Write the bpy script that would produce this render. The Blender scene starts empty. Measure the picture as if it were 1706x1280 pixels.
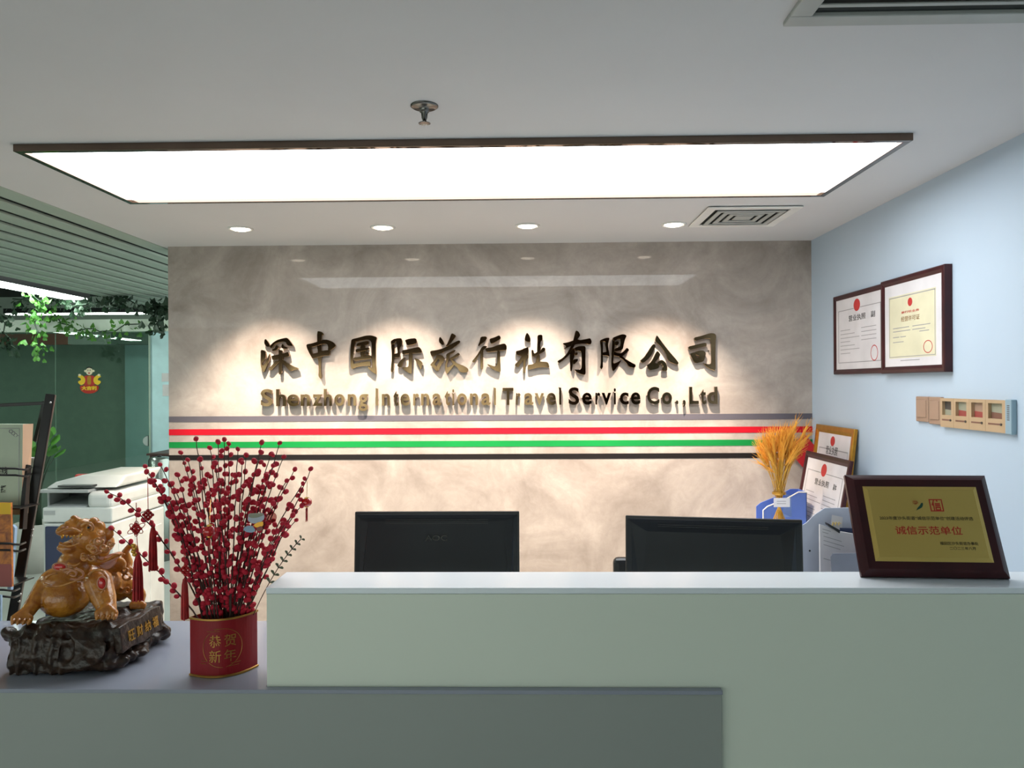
import bpy, bmesh, math, random
from mathutils import Vector, Matrix, noise
random.seed(7)
sc = bpy.context.scene
V = Vector

# ------------------------------------------------------------------ camera
FPX = 1281.0
YAW, ROLL = 0.0210, 0.0058
EYE = V((0, 0, 1.6))
Fw = V((-math.sin(YAW), math.cos(YAW), 0))
R0 = V((math.cos(YAW), math.sin(YAW), 0)); U0 = V((0, 0, 1))
Rt = R0 * math.cos(ROLL) - U0 * math.sin(ROLL)
Up = R0 * math.sin(ROLL) + U0 * math.cos(ROLL)
cd = bpy.data.cameras.new('camera'); cam = bpy.data.objects.new('camera', cd)
sc.collection.objects.link(cam)
cd.sensor_fit = 'HORIZONTAL'; cd.sensor_width = 36; cd.lens = FPX / 1706 * 36
cd.clip_start = 0.05
mw = Matrix((Rt, Up, -Fw)).transposed().to_4x4(); mw.translation = EYE
cam.matrix_world = mw
sc.camera = cam

# ------------------------------------------------------------------ world and exposure
W = bpy.data.worlds.new('world'); sc.world = W; W.use_nodes = True
bg = W.node_tree.nodes['Background']
bg.inputs[0].default_value = (0.90, 1.0, 0.93, 1); bg.inputs[1].default_value = 1.36
sc.view_settings.view_transform = 'Standard'; sc.view_settings.look = 'None'
sc.view_settings.gamma = 1; sc.view_settings.exposure = 0.7
sc.view_settings.use_curve_mapping = False
PANEL_E = 5.6
SPOT_W = 180.0

def ray(u, v): return Fw + Rt * ((u - 853) / FPX) + Up * ((640 - v) / FPX)
def at(u, v, Y):
    d = ray(u, v); return EYE + d * (Y / d.y)
def atz(u, v, Z):
    d = ray(u, v); return EYE + d * ((Z - EYE.z) / d.z)
def atx(u, v, X):
    d = ray(u, v); return EYE + d * (X / d.x)

# ------------------------------------------------------------------ materials
def lin(c):
    def f(x):
        x /= 255
        return x / 12.92 if x <= .04045 else ((x + .055) / 1.055) ** 2.4
    return tuple(f(x) for x in c) + (1,)
def mat(name, col, rough=.5, metal=0, spec=.5, coat=0, coat_r=.03, var=None, vscale=8, bump=0, bscale=60, detail=4, dist=0, emit=None, es=1):
    m = bpy.data.materials.new(name); m.use_nodes = True
    nt = m.node_tree; b = nt.nodes['Principled BSDF']
    b.inputs['Base Color'].default_value = lin(col); b.inputs['Roughness'].default_value = rough
    b.inputs['Metallic'].default_value = metal; b.inputs['Specular IOR Level'].default_value = spec
    b.inputs['Coat Weight'].default_value = coat; b.inputs['Coat Roughness'].default_value = coat_r
    tc = nt.nodes.new('ShaderNodeTexCoord')
    n = nt.nodes.new('ShaderNodeTexNoise'); n.inputs['Scale'].default_value = vscale
    n.inputs['Detail'].default_value = detail; n.inputs['Distortion'].default_value = dist
    nt.links.new(tc.outputs['Object'], n.inputs['Vector'])
    r = nt.nodes.new('ShaderNodeValToRGB')
    c2 = var if var else tuple(min(255, x * .94) for x in col)
    r.color_ramp.elements[0].position = .3; r.color_ramp.elements[1].position = .7
    r.color_ramp.elements[0].color = lin(c2); r.color_ramp.elements[1].color = lin(col)
    nt.links.new(n.outputs['Fac'], r.inputs['Fac']); nt.links.new(r.outputs['Color'], b.inputs['Base Color'])
    if bump:
        n2 = nt.nodes.new('ShaderNodeTexNoise'); n2.inputs['Scale'].default_value = bscale; n2.inputs['Detail'].default_value = 4
        nt.links.new(tc.outputs['Object'], n2.inputs['Vector'])
        bp = nt.nodes.new('ShaderNodeBump'); bp.inputs['Strength'].default_value = bump; bp.inputs['Distance'].default_value = .01
        nt.links.new(n2.outputs['Fac'], bp.inputs['Height']); nt.links.new(bp.outputs['Normal'], b.inputs['Normal'])
    if emit:
        b.inputs['Emission Color'].default_value = lin(emit); b.inputs['Emission Strength'].default_value = es
    return m
def glassmat(name, tint, refl=.1, rough=0.0, alpha=None):
    m = bpy.data.materials.new(name); m.use_nodes = True; nt = m.node_tree
    nt.nodes.remove(nt.nodes['Principled BSDF']); o = nt.nodes['Material Output']
    t = nt.nodes.new('ShaderNodeBsdfTransparent'); t.inputs[0].default_value = tint + (1,)
    g = nt.nodes.new('ShaderNodeBsdfGlossy'); g.inputs['Roughness'].default_value = rough; g.inputs[0].default_value = (.9, 1, .96, 1)
    fr = nt.nodes.new('ShaderNodeFresnel'); fr.inputs[0].default_value = 1.5
    ma = nt.nodes.new('ShaderNodeMath'); ma.operation = 'ADD'; ma.inputs[1].default_value = refl; ma.use_clamp = True
    nt.links.new(fr.outputs[0], ma.inputs[0])
    x = nt.nodes.new('ShaderNodeMixShader')
    nt.links.new(ma.outputs[0], x.inputs[0]); nt.links.new(t.outputs[0], x.inputs[1]); nt.links.new(g.outputs[0], x.inputs[2])
    nt.links.new(x.outputs[0], o.inputs[0]); return m

M = {}
M['ceil'] = mat('ceiling_paint', (199, 199, 201), .9, var=(196, 196, 198), vscale=2)
M['wallw'] = mat('wall_paint_pale_blue', (176, 191, 206), .8, var=(173, 188, 204), vscale=2)
M['floor'] = mat('floor_tile', (188, 190, 186), .3, vscale=3)
M['slat'] = mat('aluminium_strip', (160, 174, 163), .55, var=(152, 167, 156), vscale=1.5)
M['dark'] = mat('dark_void', (28, 34, 32), .8)
M['white'] = mat('white_laminate', (228, 235, 241), .2, var=(225, 232, 239), vscale=2)
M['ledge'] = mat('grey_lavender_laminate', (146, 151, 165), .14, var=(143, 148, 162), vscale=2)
M['facew'] = mat('white_front_panel', (217, 224, 210), .4, var=(214, 222, 209), vscale=1)
M['greyp'] = mat('grey_panel', (152, 158, 153), .38, var=(146, 152, 147), vscale=1.5)
M['bronze'] = mat('bronze_mirror', (112, 98, 88), .06, metal=1)
M['trimw'] = mat('white_metal_trim', (225, 225, 222), .35)
M['grille'] = mat('grille_grey', (165, 168, 165), .5)
M['black'] = mat('black_plastic', (18, 19, 22), .38, var=(15, 16, 19))
M['blackm'] = mat('black_metal', (30, 28, 28), .35, metal=.3, var=(24, 22, 22))
M['monback'] = mat('monitor_back', (11, 17, 25), .4, var=(9, 14, 21), spec=.4)
M['logo'] = mat('dark_logo', (8, 9, 11), .25)
M['chrome'] = mat('chrome', (190, 190, 188), .15, metal=1)
M['darkchrome'] = mat('dull_chrome', (118, 116, 112), .25, metal=1)
M['goldm'] = mat('gold_mirror', (150, 122, 88), .08, metal=1, var=(118, 92, 64), vscale=10)
M['sideg'] = mat('gold_return', (96, 80, 58), .3, metal=.9)
M['paper'] = mat('white_paper', (214, 210, 213), .7, coat=.3)
M['paperc'] = mat('cream_paper', (214, 208, 178), .7, coat=.3)
M['ink'] = mat('black_ink', (52, 50, 50), .7)
M['inkl'] = mat('grey_ink', (150, 148, 150), .7)
M['inkr'] = mat('red_ink', (190, 50, 48), .6)
M['inkbr'] = mat('brown_ink', (150, 118, 82), .6)
M['mahog'] = mat('mahogany_frame', (62, 22, 26), .3, var=(46, 16, 20), vscale=12, spec=.35)
M['goldf'] = mat('gold_frame', (196, 146, 58), .3, metal=.7, var=(176, 122, 40), vscale=20)
M['brass'] = mat('brass_plate', (212, 184, 104), .32, metal=.5, var=(204, 174, 94), vscale=3)
M['plaqr'] = mat('plaque_red_ink', (186, 42, 26), .5)
M['plaqk'] = mat('plaque_black_ink', (48, 42, 24), .5)
M['green'] = mat('green_ink', (22, 70, 52), .5)
M['beige'] = mat('beige_plastic', (178, 152, 120), .4, var=(172, 146, 114))
M['beiged'] = mat('brown_beige_plastic', (158, 130, 110), .4)
M['cardd'] = mat('dark_card', (70, 66, 62), .5)
M['cardg'] = mat('sage_card', (150, 150, 130), .5)
M['cardr'] = mat('red_card', (150, 70, 64), .5)
M['cardb'] = mat('brown_card', (120, 84, 70), .5)
M['blueg'] = mat('blue_grey_plastic', (140, 165, 178), .4)
M['blue'] = mat('blue_plastic', (92, 122, 200), .45, var=(84, 112, 190))
M['lgrey'] = mat('light_grey_plastic', (186, 192, 208), .4)
M['mgrey'] = mat('mid_grey_plastic', (120, 122, 136), .4)
M['navy'] = mat('navy_plastic', (28, 42, 78), .4, var=(24, 36, 68))
M['copw'] = mat('copier_white', (208, 214, 211), .4)
M['copg'] = mat('copier_grey', (168, 174, 174), .45)
M['amber'] = mat('amber_resin', (196, 130, 44), .24, var=(146, 82, 24), vscale=30, bump=.25, bscale=120, coat=.4, detail=6, dist=1)
M['amberd'] = mat('carved_resin', (190, 128, 88), .3, var=(164, 100, 64), vscale=40, coat=.3)
M['wood'] = mat('dark_carved_wood', (60, 42, 31), .36, var=(28, 19, 14), vscale=22, bump=.5, bscale=45, spec=.4, dist=2)
M['gem'] = mat('red_gem', (214, 18, 14), .05, coat=1, var=(180, 8, 8))
M['gold'] = mat('gold_paint', (206, 160, 72), .3, metal=.8)
M['oldgold'] = mat('antique_gold', (172, 128, 62), .35, metal=.7)
M['berry'] = mat('red_berry', (206, 26, 56), .7, var=(176, 16, 44), vscale=40, bump=.3, bscale=300)
M['twig'] = mat('dark_twig', (74, 44, 36), .7, var=(52, 30, 26), vscale=40)
M['potr'] = mat('red_tin', (138, 12, 24), .4, var=(128, 9, 20), spec=.3)
M['tassel'] = mat('red_thread', (184, 18, 22), .6, var=(140, 8, 16), vscale=60)
M['leafy'] = mat('leaf_green', (92, 150, 58), .5, var=(52, 104, 40), vscale=9)
M['leafd'] = mat('leaf_dark_green', (40, 66, 44), .5, var=(26, 46, 32), vscale=9)
M['euca'] = mat('eucalyptus', (88, 96, 76), .5)
M['wheat'] = mat('wheat_straw', (206, 160, 60), .6, var=(190, 138, 44), vscale=30)
M['ear'] = mat('wheat_ear', (232, 170, 58), .65, var=(214, 142, 40), vscale=40, bump=.5, bscale=200)
M['redp'] = mat('red_paper', (176, 26, 36), .5)
M['redch'] = mat('red_upholstery', (206, 48, 44), .5)
M['brick'] = mat('brick', (206, 104, 86), .8, var=(180, 80, 66), vscale=10)
M['offw'] = mat('office_wall_grey_green', (122, 140, 130), .8)
M['offd'] = mat('office_dark_green', (172, 188, 174), .7)
M['bluew'] = mat('light_blue_wall', (204, 238, 246), .6)
M['brownc'] = mat('brown_cabinet', (72, 44, 38), .5)
M['steel'] = mat('brushed_steel', (170, 180, 176), .25, metal=.9)
M['orange'] = mat('orange_print', (206, 122, 40), .5, var=(120, 60, 30), vscale=25, dist=2)
M['yellow'] = mat('yellow_print', (232, 184, 24), .5)
M['board'] = mat('pale_green_board', (184, 196, 172), .5)
M['boards'] = mat('peach_board_edge', (214, 172, 138), .5)
M['terra'] = mat('planter_white', (190, 190, 184), .5)
M['skin'] = mat('sticker_cream', (238, 226, 196), .5)
M['ylw'] = mat('sticker_yellow', (240, 200, 40), .45)
M['clear'] = glassmat('clear_plastic', (.95, .95, .93), .04)
M['glass'] = glassmat('tinted_glass', (.58, .67, .62), .07)
M['lblue'] = mat('pale_blue_enamel', (150, 178, 206), .4)
M['pinkl'] = glassmat('pink_film', (.75, .5, .5), .08)

# wall stone: soft clouded porcelain slabs, polished
def stone():
    m = bpy.data.materials.new('grey_stone_slab'); m.use_nodes = True; nt = m.node_tree; b = nt.nodes['Principled BSDF']
    tc = nt.nodes.new('ShaderNodeTexCoord')
    n1 = nt.nodes.new('ShaderNodeTexNoise'); n1.inputs['Scale'].default_value = 2.2; n1.inputs['Detail'].default_value = 9; n1.inputs['Roughness'].default_value = .62; n1.inputs['Distortion'].default_value = .9
    n2 = nt.nodes.new('ShaderNodeTexNoise'); n2.inputs['Scale'].default_value = 14; n2.inputs['Detail'].default_value = 8; n2.inputs['Roughness'].default_value = .7; n2.inputs['Distortion'].default_value = 1.5
    nt.links.new(tc.outputs['Object'], n1.inputs[0]); nt.links.new(tc.outputs['Object'], n2.inputs[0])
    r = nt.nodes.new('ShaderNodeValToRGB'); r.color_ramp.elements[0].position = .28; r.color_ramp.elements[1].position = .72
    r.color_ramp.elements[0].color = lin((138, 126, 118)); r.color_ramp.elements[1].color = lin((192, 180, 171))
    nt.links.new(n1.outputs['Fac'], r.inputs[0])
    r2 = nt.nodes.new('ShaderNodeValToRGB'); r2.color_ramp.elements[0].position = .3; r2.color_ramp.elements[1].position = .75
    r2.color_ramp.elements[0].color = (.8, .79, .78, 1); r2.color_ramp.elements[1].color = (1, 1, 1, 1)
    nt.links.new(n2.outputs['Fac'], r2.inputs[0])
    mx = nt.nodes.new('ShaderNodeMix'); mx.data_type = 'RGBA'; mx.blend_type = 'MULTIPLY'; mx.inputs[0].default_value = .8
    nt.links.new(r.outputs[0], mx.inputs[6]); nt.links.new(r2.outputs[0], mx.inputs[7]); nt.links.new(mx.outputs[2], b.inputs['Base Color'])
    b.inputs['Roughness'].default_value = .45; b.inputs['Coat Weight'].default_value = .32; b.inputs['Coat Roughness'].default_value = .02
    return m
M['stone'] = stone()

# ------------------------------------------------------------------ mesh building
class MB:
    def __init__(s): s.b = bmesh.new()
    def box(s, c, d, rot=None):
        c = V(c); vs = []
        for x in (-.5, .5):
            for y in (-.5, .5):
                for z in (-.5, .5):
                    p = V((x * d[0], y * d[1], z * d[2]))
                    if rot: p = rot @ p
                    vs.append(s.b.verts.new(c + p))
        for f in ((0, 1, 3, 2), (4, 6, 7, 5), (0, 4, 5, 1), (2, 3, 7, 6), (0, 2, 6, 4), (1, 5, 7, 3)):
            s.b.faces.new([vs[i] for i in f])
        return s
    def bb(s, a, b):
        a = V(a); b = V(b); return s.box((a + b) / 2, [abs(x) for x in (b - a)])
    def prism(s, pts, depth, fn=None, off=0.0):
        # pts: list of Vector (3d, planar); depth: extrusion Vector
        a = [s.b.verts.new(p) for p in pts]; b = [s.b.verts.new(p + depth) for p in pts]
        n = len(pts)
        fs = [s.b.faces.new(a), s.b.faces.new(b[::-1])]
        for i in range(n): fs.append(s.b.faces.new((a[i], b[i], b[(i + 1) % n], a[(i + 1) % n])))
        return s
    def tube(s, pts, rad, n=8, cap=True, closed=False):
        pts = [V(p) for p in pts]; k = len(pts)
        if not hasattr(rad, '__len__'): rad = [rad] * k
        rings = []; ref = None
        for i, p in enumerate(pts):
            if closed: t = pts[(i + 1) % k] - pts[i - 1]
            else: t = pts[min(i + 1, k - 1)] - pts[max(i - 1, 0)]
            if t.length < 1e-9: t = V((0, 0, 1))
            t.normalize()
            if ref is None: ref = t.orthogonal().normalized()
            u = (ref - t * ref.dot(t)); u = u.normalized() if u.length > 1e-6 else t.orthogonal().normalized(); ref = u
            w = t.cross(u)
            rings.append([s.b.verts.new(p + (u * math.cos(2 * math.pi * j / n) + w * math.sin(2 * math.pi * j / n)) * rad[i]) for j in range(n)])
        for i in range(k if closed else k - 1):
            A, B = rings[i], rings[(i + 1) % k]
            for j in range(n): s.b.faces.new((A[j], A[(j + 1) % n], B[(j + 1) % n], B[j]))
        if cap and not closed:
            s.b.faces.new(rings[0][::-1]); s.b.faces.new(rings[-1])
        return s
    def cyl(s, p0, p1, r, r1=None, n=24): return s.tube([p0, p1], [r, r if r1 is None else r1], n)
    def bar(s, p0, p1, w, h, side=V((1, 0, 0))):
        p0 = V(p0); p1 = V(p1); t = (p1 - p0).normalized(); u = (side - t * side.dot(t)).normalized(); v = t.cross(u)
        q = [u * (w / 2) + v * (h / 2), -u * (w / 2) + v * (h / 2), -u * (w / 2) - v * (h / 2), u * (w / 2) - v * (h / 2)]
        return s.prism([p0 + x for x in q], p1 - p0)
    def ball(s, c, r, sub=2, rot=None):
        if not hasattr(r, '__len__'): r = (r, r, r)
        m = Matrix.Translation(V(c)) @ (rot.to_4x4() if rot else Matrix.Identity(4)) @ Matrix.Diagonal((r[0], r[1], r[2], 1))
        bmesh.ops.create_icosphere(s.b, subdivisions=sub, radius=1, matrix=m); return s
    def lathe(s, base, prof, n=32, axis=None):
        pts = []
        base = V(base)
        ax = V((0, 0, 1)) if axis is None else axis.normalized(); u = ax.orthogonal().normalized(); w = ax.cross(u)
        rings = []
        for r, z in prof: rings.append([s.b.verts.new(base + ax * z + (u * math.cos(2 * math.pi * j / n) + w * math.sin(2 * math.pi * j / n)) * max(r, 1e-5)) for j in range(n)])
        for A, B in zip(rings, rings[1:]):
            for j in range(n): s.b.faces.new((A[j], A[(j + 1) % n], B[(j + 1) % n], B[j]))
        return s
    def face(s, pts): s.b.faces.new([s.b.verts.new(V(p)) for p in pts]); return s
    def mesh(s, vs, fs, fn):
        a = [s.b.verts.new(fn(v)) for v in vs]
        for f in fs:
            try: s.b.faces.new([a[i] for i in f])
            except ValueError: pass
        return s
    def text(s, txt, o, ux, uy, un, h=None, w=None, ext=.0004, bold=0, fit=False, align='C'):
        # text with its centre at o, in the plane ux / uy, raised along un; h = glyph height, w = total width
        vs, fs, (x0, x1, y0, y1) = glyphs(txt, bold)
        sy = (h / (y1 - y0)) if h else (w / (x1 - x0)); sx = (w / (x1 - x0)) if w else sy
        cx = {'C': (x0 + x1) / 2, 'L': x0, 'R': x1}[align]; cy = (y0 + y1) / 2
        o = V(o)
        return s.mesh(vs, fs, lambda v: o + ux * ((v[0] - cx) * sx) + uy * ((v[1] - cy) * sy) + un * (ext * (v[2] * 50 + .5) + .0002))
    def build(s, name, m, parent=None, smooth=False, bevel=0, seg=2, auto=None):
        bmesh.ops.recalc_face_normals(s.b, faces=s.b.faces)
        me = bpy.data.meshes.new(name); s.b.to_mesh(me); s.b.free()
        return link(name, me, m, parent, smooth, bevel, seg)
def link(name, me, m, parent=None, smooth=False, bevel=0, seg=2):
    me.materials.clear(); me.materials.append(M[m] if isinstance(m, str) else m)
    if smooth:
        for p in me.polygons: p.use_smooth = True
    o = bpy.data.objects.new(name, me); sc.collection.objects.link(o)
    if parent is not None: attach(o, parent)
    if bevel:
        bv = o.modifiers.new('bevel', 'BEVEL'); bv.width = bevel; bv.segments = seg; bv.limit_method = 'ANGLE'
    return o
def wloc(o):
    l = o.location.copy()
    while o.parent is not None: o = o.parent; l = l + o.location if o.type == 'EMPTY' else l
    return l
def attach(o, parent):
    o.parent = parent
    o.matrix_parent_inverse = ROOTM.get(parent.name, Matrix.Identity(4)).inverted()
ROOTM = {}
def tag(o, label=None, cat=None, group=None, kind=None):
    if label: o['label'] = label
    if cat: o['category'] = cat
    if group: o['group'] = group
    if kind: o['kind'] = kind
    return o
def thing(name, label, cat, loc=(0, 0, 0), group=None):
    o = bpy.data.objects.new(name, None); sc.collection.objects.link(o); o.location = loc
    o.empty_display_size = .05
    ROOTM[o.name] = Matrix.Translation(V(loc))
    return tag(o, label, cat, group)
def struct(o): o['kind'] = 'structure'; return o
GC = {}
def glyphs(txt, bold=0):
    k = (txt, bold)
    if k in GC: return GC[k]
    cu = bpy.data.curves.new('t', 'FONT'); cu.body = txt; cu.size = 1; cu.extrude = .01; cu.offset = bold; cu.resolution_u = 4
    ob = bpy.data.objects.new('t', cu); sc.collection.objects.link(ob)
    dg = bpy.context.evaluated_depsgraph_get()
    me = bpy.data.meshes.new_from_object(ob.evaluated_get(dg))
    vs = [tuple(v.co) for v in me.vertices]; fs = [tuple(p.vertices) for p in me.polygons]
    bpy.data.objects.remove(ob); bpy.data.curves.remove(cu); bpy.data.meshes.remove(me)
    if not vs: vs = [(0, 0, 0), (1, 0, 0), (0, 1, 0)]; fs = []
    xs = [v[0] for v in vs]; ys = [v[1] for v in vs]
    GC[k] = (vs, fs, (min(xs), max(xs), min(ys), max(ys))); return GC[k]
def solidify(mb, voxel, smooth=3, disp=None):
    # join the overlapping volumes in mb into one continuous skin
    me = bpy.data.meshes.new('s'); mb.b.to_mesh(me); mb.b.free()
    ob = bpy.data.objects.new('s', me); sc.collection.objects.link(ob)
    r = ob.modifiers.new('r', 'REMESH'); r.mode = 'VOXEL'; r.voxel_size = voxel
    if smooth: s_ = ob.modifiers.new('m', 'SMOOTH'); s_.iterations = smooth; s_.factor = .5
    dg = bpy.context.evaluated_depsgraph_get()
    out = bpy.data.meshes.new_from_object(ob.evaluated_get(dg))
    bpy.data.objects.remove(ob); bpy.data.meshes.remove(me)
    if disp:
        for v, n in [(v, v.normal.copy()) for v in out.vertices]: v.co += n * disp(v.co)
    return out
def bez(p0, p1, p2, n):
    return [p0 * (1 - t) ** 2 + p1 * 2 * t * (1 - t) + p2 * t * t for t in [i / n for i in range(n + 1)]]
X, Yv, Z = V((1, 0, 0)), V((0, 1, 0)), V((0, 0, 1))

# ------------------------------------------------------------------ setting
CZ = 2.44; YW = 4.59; XR = 1.681; XL = -2.166
struct(MB().bb((-9, -2.6, -.06), (XR + .1, 13, 0)).build('floor', 'floor'))
struct(MB().bb((-2.2, -2.6, CZ), (XR + .1, YW + .2, CZ + .12)).build('ceiling', 'ceil'))
struct(MB().bb((XL, YW, 0), (XR + .1, YW + .2, CZ)).build('wall_back', 'stone'))
struct(MB().bb((XR, -2.6, 0), (XR + .12, YW, CZ)).build('wall_right', 'wallw'))
m = MB(); m.prism([V((-9, -2.72, 1.95)), V((.3, -2.72, 1.95)), V((.3, -2.72, 0)), V((XR + .1, -2.72, 0)), V((XR + .1, -2.72, 2.5)), V((-9, -2.72, 2.5))], V((0, .12, 0)))
struct(m.build('wall_added_front', 'brownc'))  # added, out of view: dark header for letter reflections, solid right end cuts light
for k in range(5):
    struct(MB().bb((-7.4 + k * 1.75, -2.70, 0), (-7.15 + k * 1.75, -2.62, 1.95)).build('trim_added_mullion_%d' % (k + 1), 'brownc'))  # added dark bars out of view, for the mirror letters to reflect
# slatted strip ceiling over the open office on the left
mb = MB(); mb.bb((-4.05, -2.6, CZ + .06), (-2.2, 8.9, CZ + .075)); b2 = MB()
x = -2.205
while x > -4.0:
    b2.bb((x - .112, -2.6, CZ - .002), (x, 8.9, CZ + .012)); x -= .165
struct(mb.build('ceiling_strip_backing', 'dark')); struct(b2.build('ceiling_strips', 'slat', bevel=.003, seg=1))
struct(MB().bb((-9, -2.6, 2.95), (-4.05, 13, 3.05)).build('ceiling_office', 'dark'))
struct(MB().bb((-4.05, 8.9, 2.95), (XL - .02, 13, 3.05)).build('ceiling_office_rear', 'dark'))
# the four painted bands on the stone wall
for k, (l0, l1, c) in enumerate(((694.9, 705.0, (92, 88, 96)), (716.4, 726.3, (192, 16, 36)), (737.4, 747.6, (12, 126, 58)), (759.6, 769.0, (24, 20, 20)))):
    z0 = at(281, l1 - .6, YW).z; z1 = at(281, l0 + .6, YW).z
    r0 = at(1354, (752.8, 761.8)[1] if k == 3 else (697.5, 720.5, 742)[k], YW).z; r1 = at(1354, (687.7, 709, 731, 752.8)[k], YW).z
    z0 = (z0 + r0) / 2; z1 = (z1 + r1) / 2
    struct(MB().bb((XL, YW - .002, z0), (XR, YW + .001, z1)).build('trim_%d' % (k + 1), mat('band_paint_%d' % k, c, .6, spec=.2, var=tuple(v * .97 for v in c))))
# office behind the glass, far left
YG = 8.0
gx1 = at(248, 650, YG).x; gx0 = -9.0
gz = at(150, 553, YG).z
struct(MB().bb((-9, 11.4, 0), (XL, 11.5, 3.0)).build('wall_office', 'offd'))
struct(MB().bb((-9.1, -2.6, 0), (-9, 13, 3.0)).build('wall_left', 'offw'))
a = at(-60, 575, 10.6); b = at(113, 556, 10.6); c = at(185, 556, 10.6); e = at(262, 556, 10.6)
struct(MB().bb((a.x, 10.6, a.z), (b.x, 10.75, b.z)).build('trim_brick', 'brick'))
struct(MB().bb((b.x, 10.6, a.z), (c.x, 10.75, b.z)).build('trim_beam', 'trimw'))
struct(MB().bb((c.x, 10.6, a.z), (e.x, 10.75, b.z)).build('trim_beam_grey', 'offw'))
a = at(208, 575, 11.3); b = at(300, 575, 11.3)
struct(MB().bb((a.x, 11.3, 0), (b.x, 11.38, a.z)).build('rear_pale_panel', 'bluew'))  # pale panel added behind the glass to lighten its right end
# bulkhead above the partition
struct(MB().bb((-9, YG - .05, gz), (XL, YG + .1, gz + .125)).build('trim_bulkhead', mat('bulkhead_paint', (238, 250, 236), .7)))
struct(MB().bb((gx1 - .0, YG + .02, .0), (XL - .3, YG + .1, gz)).build('wall_office_side', 'bluew'))
# ------------------------------------------------------------------ ceiling light
px0, px1, py0, py1 = -1.776, 1.304, 2.621, 3.405
t = thing('ceiling_light_panel', 'long glowing rectangular ceiling light in a bronze mirror frame', 'ceiling light', (px0, py0, CZ))
fw = .024; fh = .026; zb = CZ - fh
m = MB()
m.bb((px0, py0, zb), (px1, py0 + fw, CZ)); m.bb((px0, py1 - fw, zb), (px1, py1, CZ))
m.bb((px0, py0 + fw, zb), (px0 + fw, py1 - fw, CZ)); m.bb((px1 - fw, py0 + fw, zb), (px1, py1 - fw, CZ))
m.build('frame', 'bronze', t, bevel=.0015)
pm = bpy.data.materials.new('light_diffuser'); pm.use_nodes = True; nt = pm.node_tree
pb = nt.nodes['Principled BSDF']; pb.inputs['Base Color'].default_value = (.9, .9, .9, 1); pb.inputs['Emission Color'].default_value = (.95, .985, 1, 1); pb.inputs['Emission Strength'].default_value = PANEL_E
MB().bb((px0 + fw, py0 + fw, CZ - .012), (px1 - fw, py1 - fw, CZ - .006)).build('diffuser', pm, t)

# ------------------------------------------------------------------ downlights
DL = [-1.531, -.768, .002, .773]; yd = 4.075
lampm = mat('lamp_lens', (255, 250, 240), .4, emit=(255, 238, 214), es=9)
ords = ['leftmost', 'second from the left', 'third from the left', 'rightmost']
for i, x in enumerate(DL):
    t = thing('recessed_downlight', 'round recessed downlight above the stone wall, %s of the four' % ords[i], 'downlight', (x, yd, CZ), 'downlights along the stone wall')
    MB().lathe((x, yd, CZ - .001), [(.066, 0), (.066, -.004), (.058, -.007), (.05, -.004), (.047, -.001), (.047, 0)], 40).build('trim_ring', 'trimw', t, smooth=True)
    MB().lathe((x, yd, CZ - .003), [(.0001, -.012), (.02, -.011), (.038, -.007), (.047, 0)], 32).build('lamp_lens', lampm, t, smooth=True)
    L = bpy.data.lights.new('downlight_beam', 'SPOT'); L.energy = SPOT_W; L.color = (1, .84, .68); L.spot_size = math.radians(79); L.spot_blend = 1.0; L.shadow_soft_size = .022
    lo = bpy.data.objects.new('downlight_beam', L); sc.collection.objects.link(lo)
    lo.location = (x, yd, CZ - .03)
    d = V((x, yd + .24, CZ - 1.03)) - lo.location; lo.rotation_euler = d.to_track_quat('-Z', 'Y').to_euler()
    attach(lo, t)

# ------------------------------------------------------------------ sprinkler
p = atz(707, 176, CZ)
t = thing('fire_sprinkler', 'small pendent fire sprinkler with round metal plate on the ceiling', 'sprinkler', p)
MB().lathe(p, [(.0, 0), (.042, 0), (.042, -.003), (.036, -.007), (.016, -.008), (.014, -.012), (.014, -.02), (.0, -.02)], 32).build('escutcheon', 'darkchrome', t, smooth=True)
m = MB(); m.lathe(p, [(.012, -.01), (.011, -.022), (.007, -.026), (.006, -.045), (.0, -.046)], 20)
for s_ in (-1, 1): m.tube([p + V((s_ * .008, 0, -.02)), p + V((s_ * .007, 0, -.036)), p + V((s_ * .002, 0, -.05))], .002, 8)
m.build('stem', 'darkchrome', t, smooth=True)
m = MB(); m.cyl(p + V((0, 0, -.05)), p + V((0, 0, -.052)), .011)
for k in range(12):
    a_ = k * math.pi / 6; dd = V((math.cos(a_), math.sin(a_), 0)); m.bar(p + dd * .009 + V((0, 0, -.051)), p + dd * .018 + V((0, 0, -.054)), .005, .0015, side=dd.cross(Z))
m.build('deflector', 'darkchrome', t)

# ------------------------------------------------------------------ air vents
t = thing('air_vent', 'long slotted grey air vent at the near right of the ceiling', 'air vent', (1.1, 1.65, CZ))
x0, x1, y0, y1 = .598, 1.62, 1.48, 1.805
m = MB(); zb = CZ - .012
for a_, b_ in (((x0, y1 - .05), (x1, y1)), ((x0, y0), (x1, y0 + .03)), ((x0, y0 + .03), (x0 + .05, y1 - .05)), ((x1 - .04, y0 + .03), (x1, y1 - .05))):
    m.bb((a_[0], a_[1], zb), (b_[0], b_[1], CZ))
m.build('frame', 'grille', t, bevel=.003)
MB().bb((x0 + .04, y0 + .02, CZ - .002), (x1 - .03, y1 - .04, CZ)).build('duct_opening', 'dark', t)
for k in range(5):
    yy = 1.712 - k * .042
    MB().box(((x0 + x1) / 2, yy, CZ - .008), (x1 - x0 - .09, .011, .003), Matrix.Rotation(-.1, 3, 'X')).build('slat', 'grille', t)
t = thing('ceiling_diffuser', 'square louvred air diffuser on the ceiling near the right wall', 'air vent', (1.08, 3.9, CZ))
cx, cy = 1.085, 3.895
MB().bb((cx - .2, cy - .2, CZ - .002), (cx + .2, cy + .2, CZ)).build('duct_opening', 'dark', t)
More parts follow.
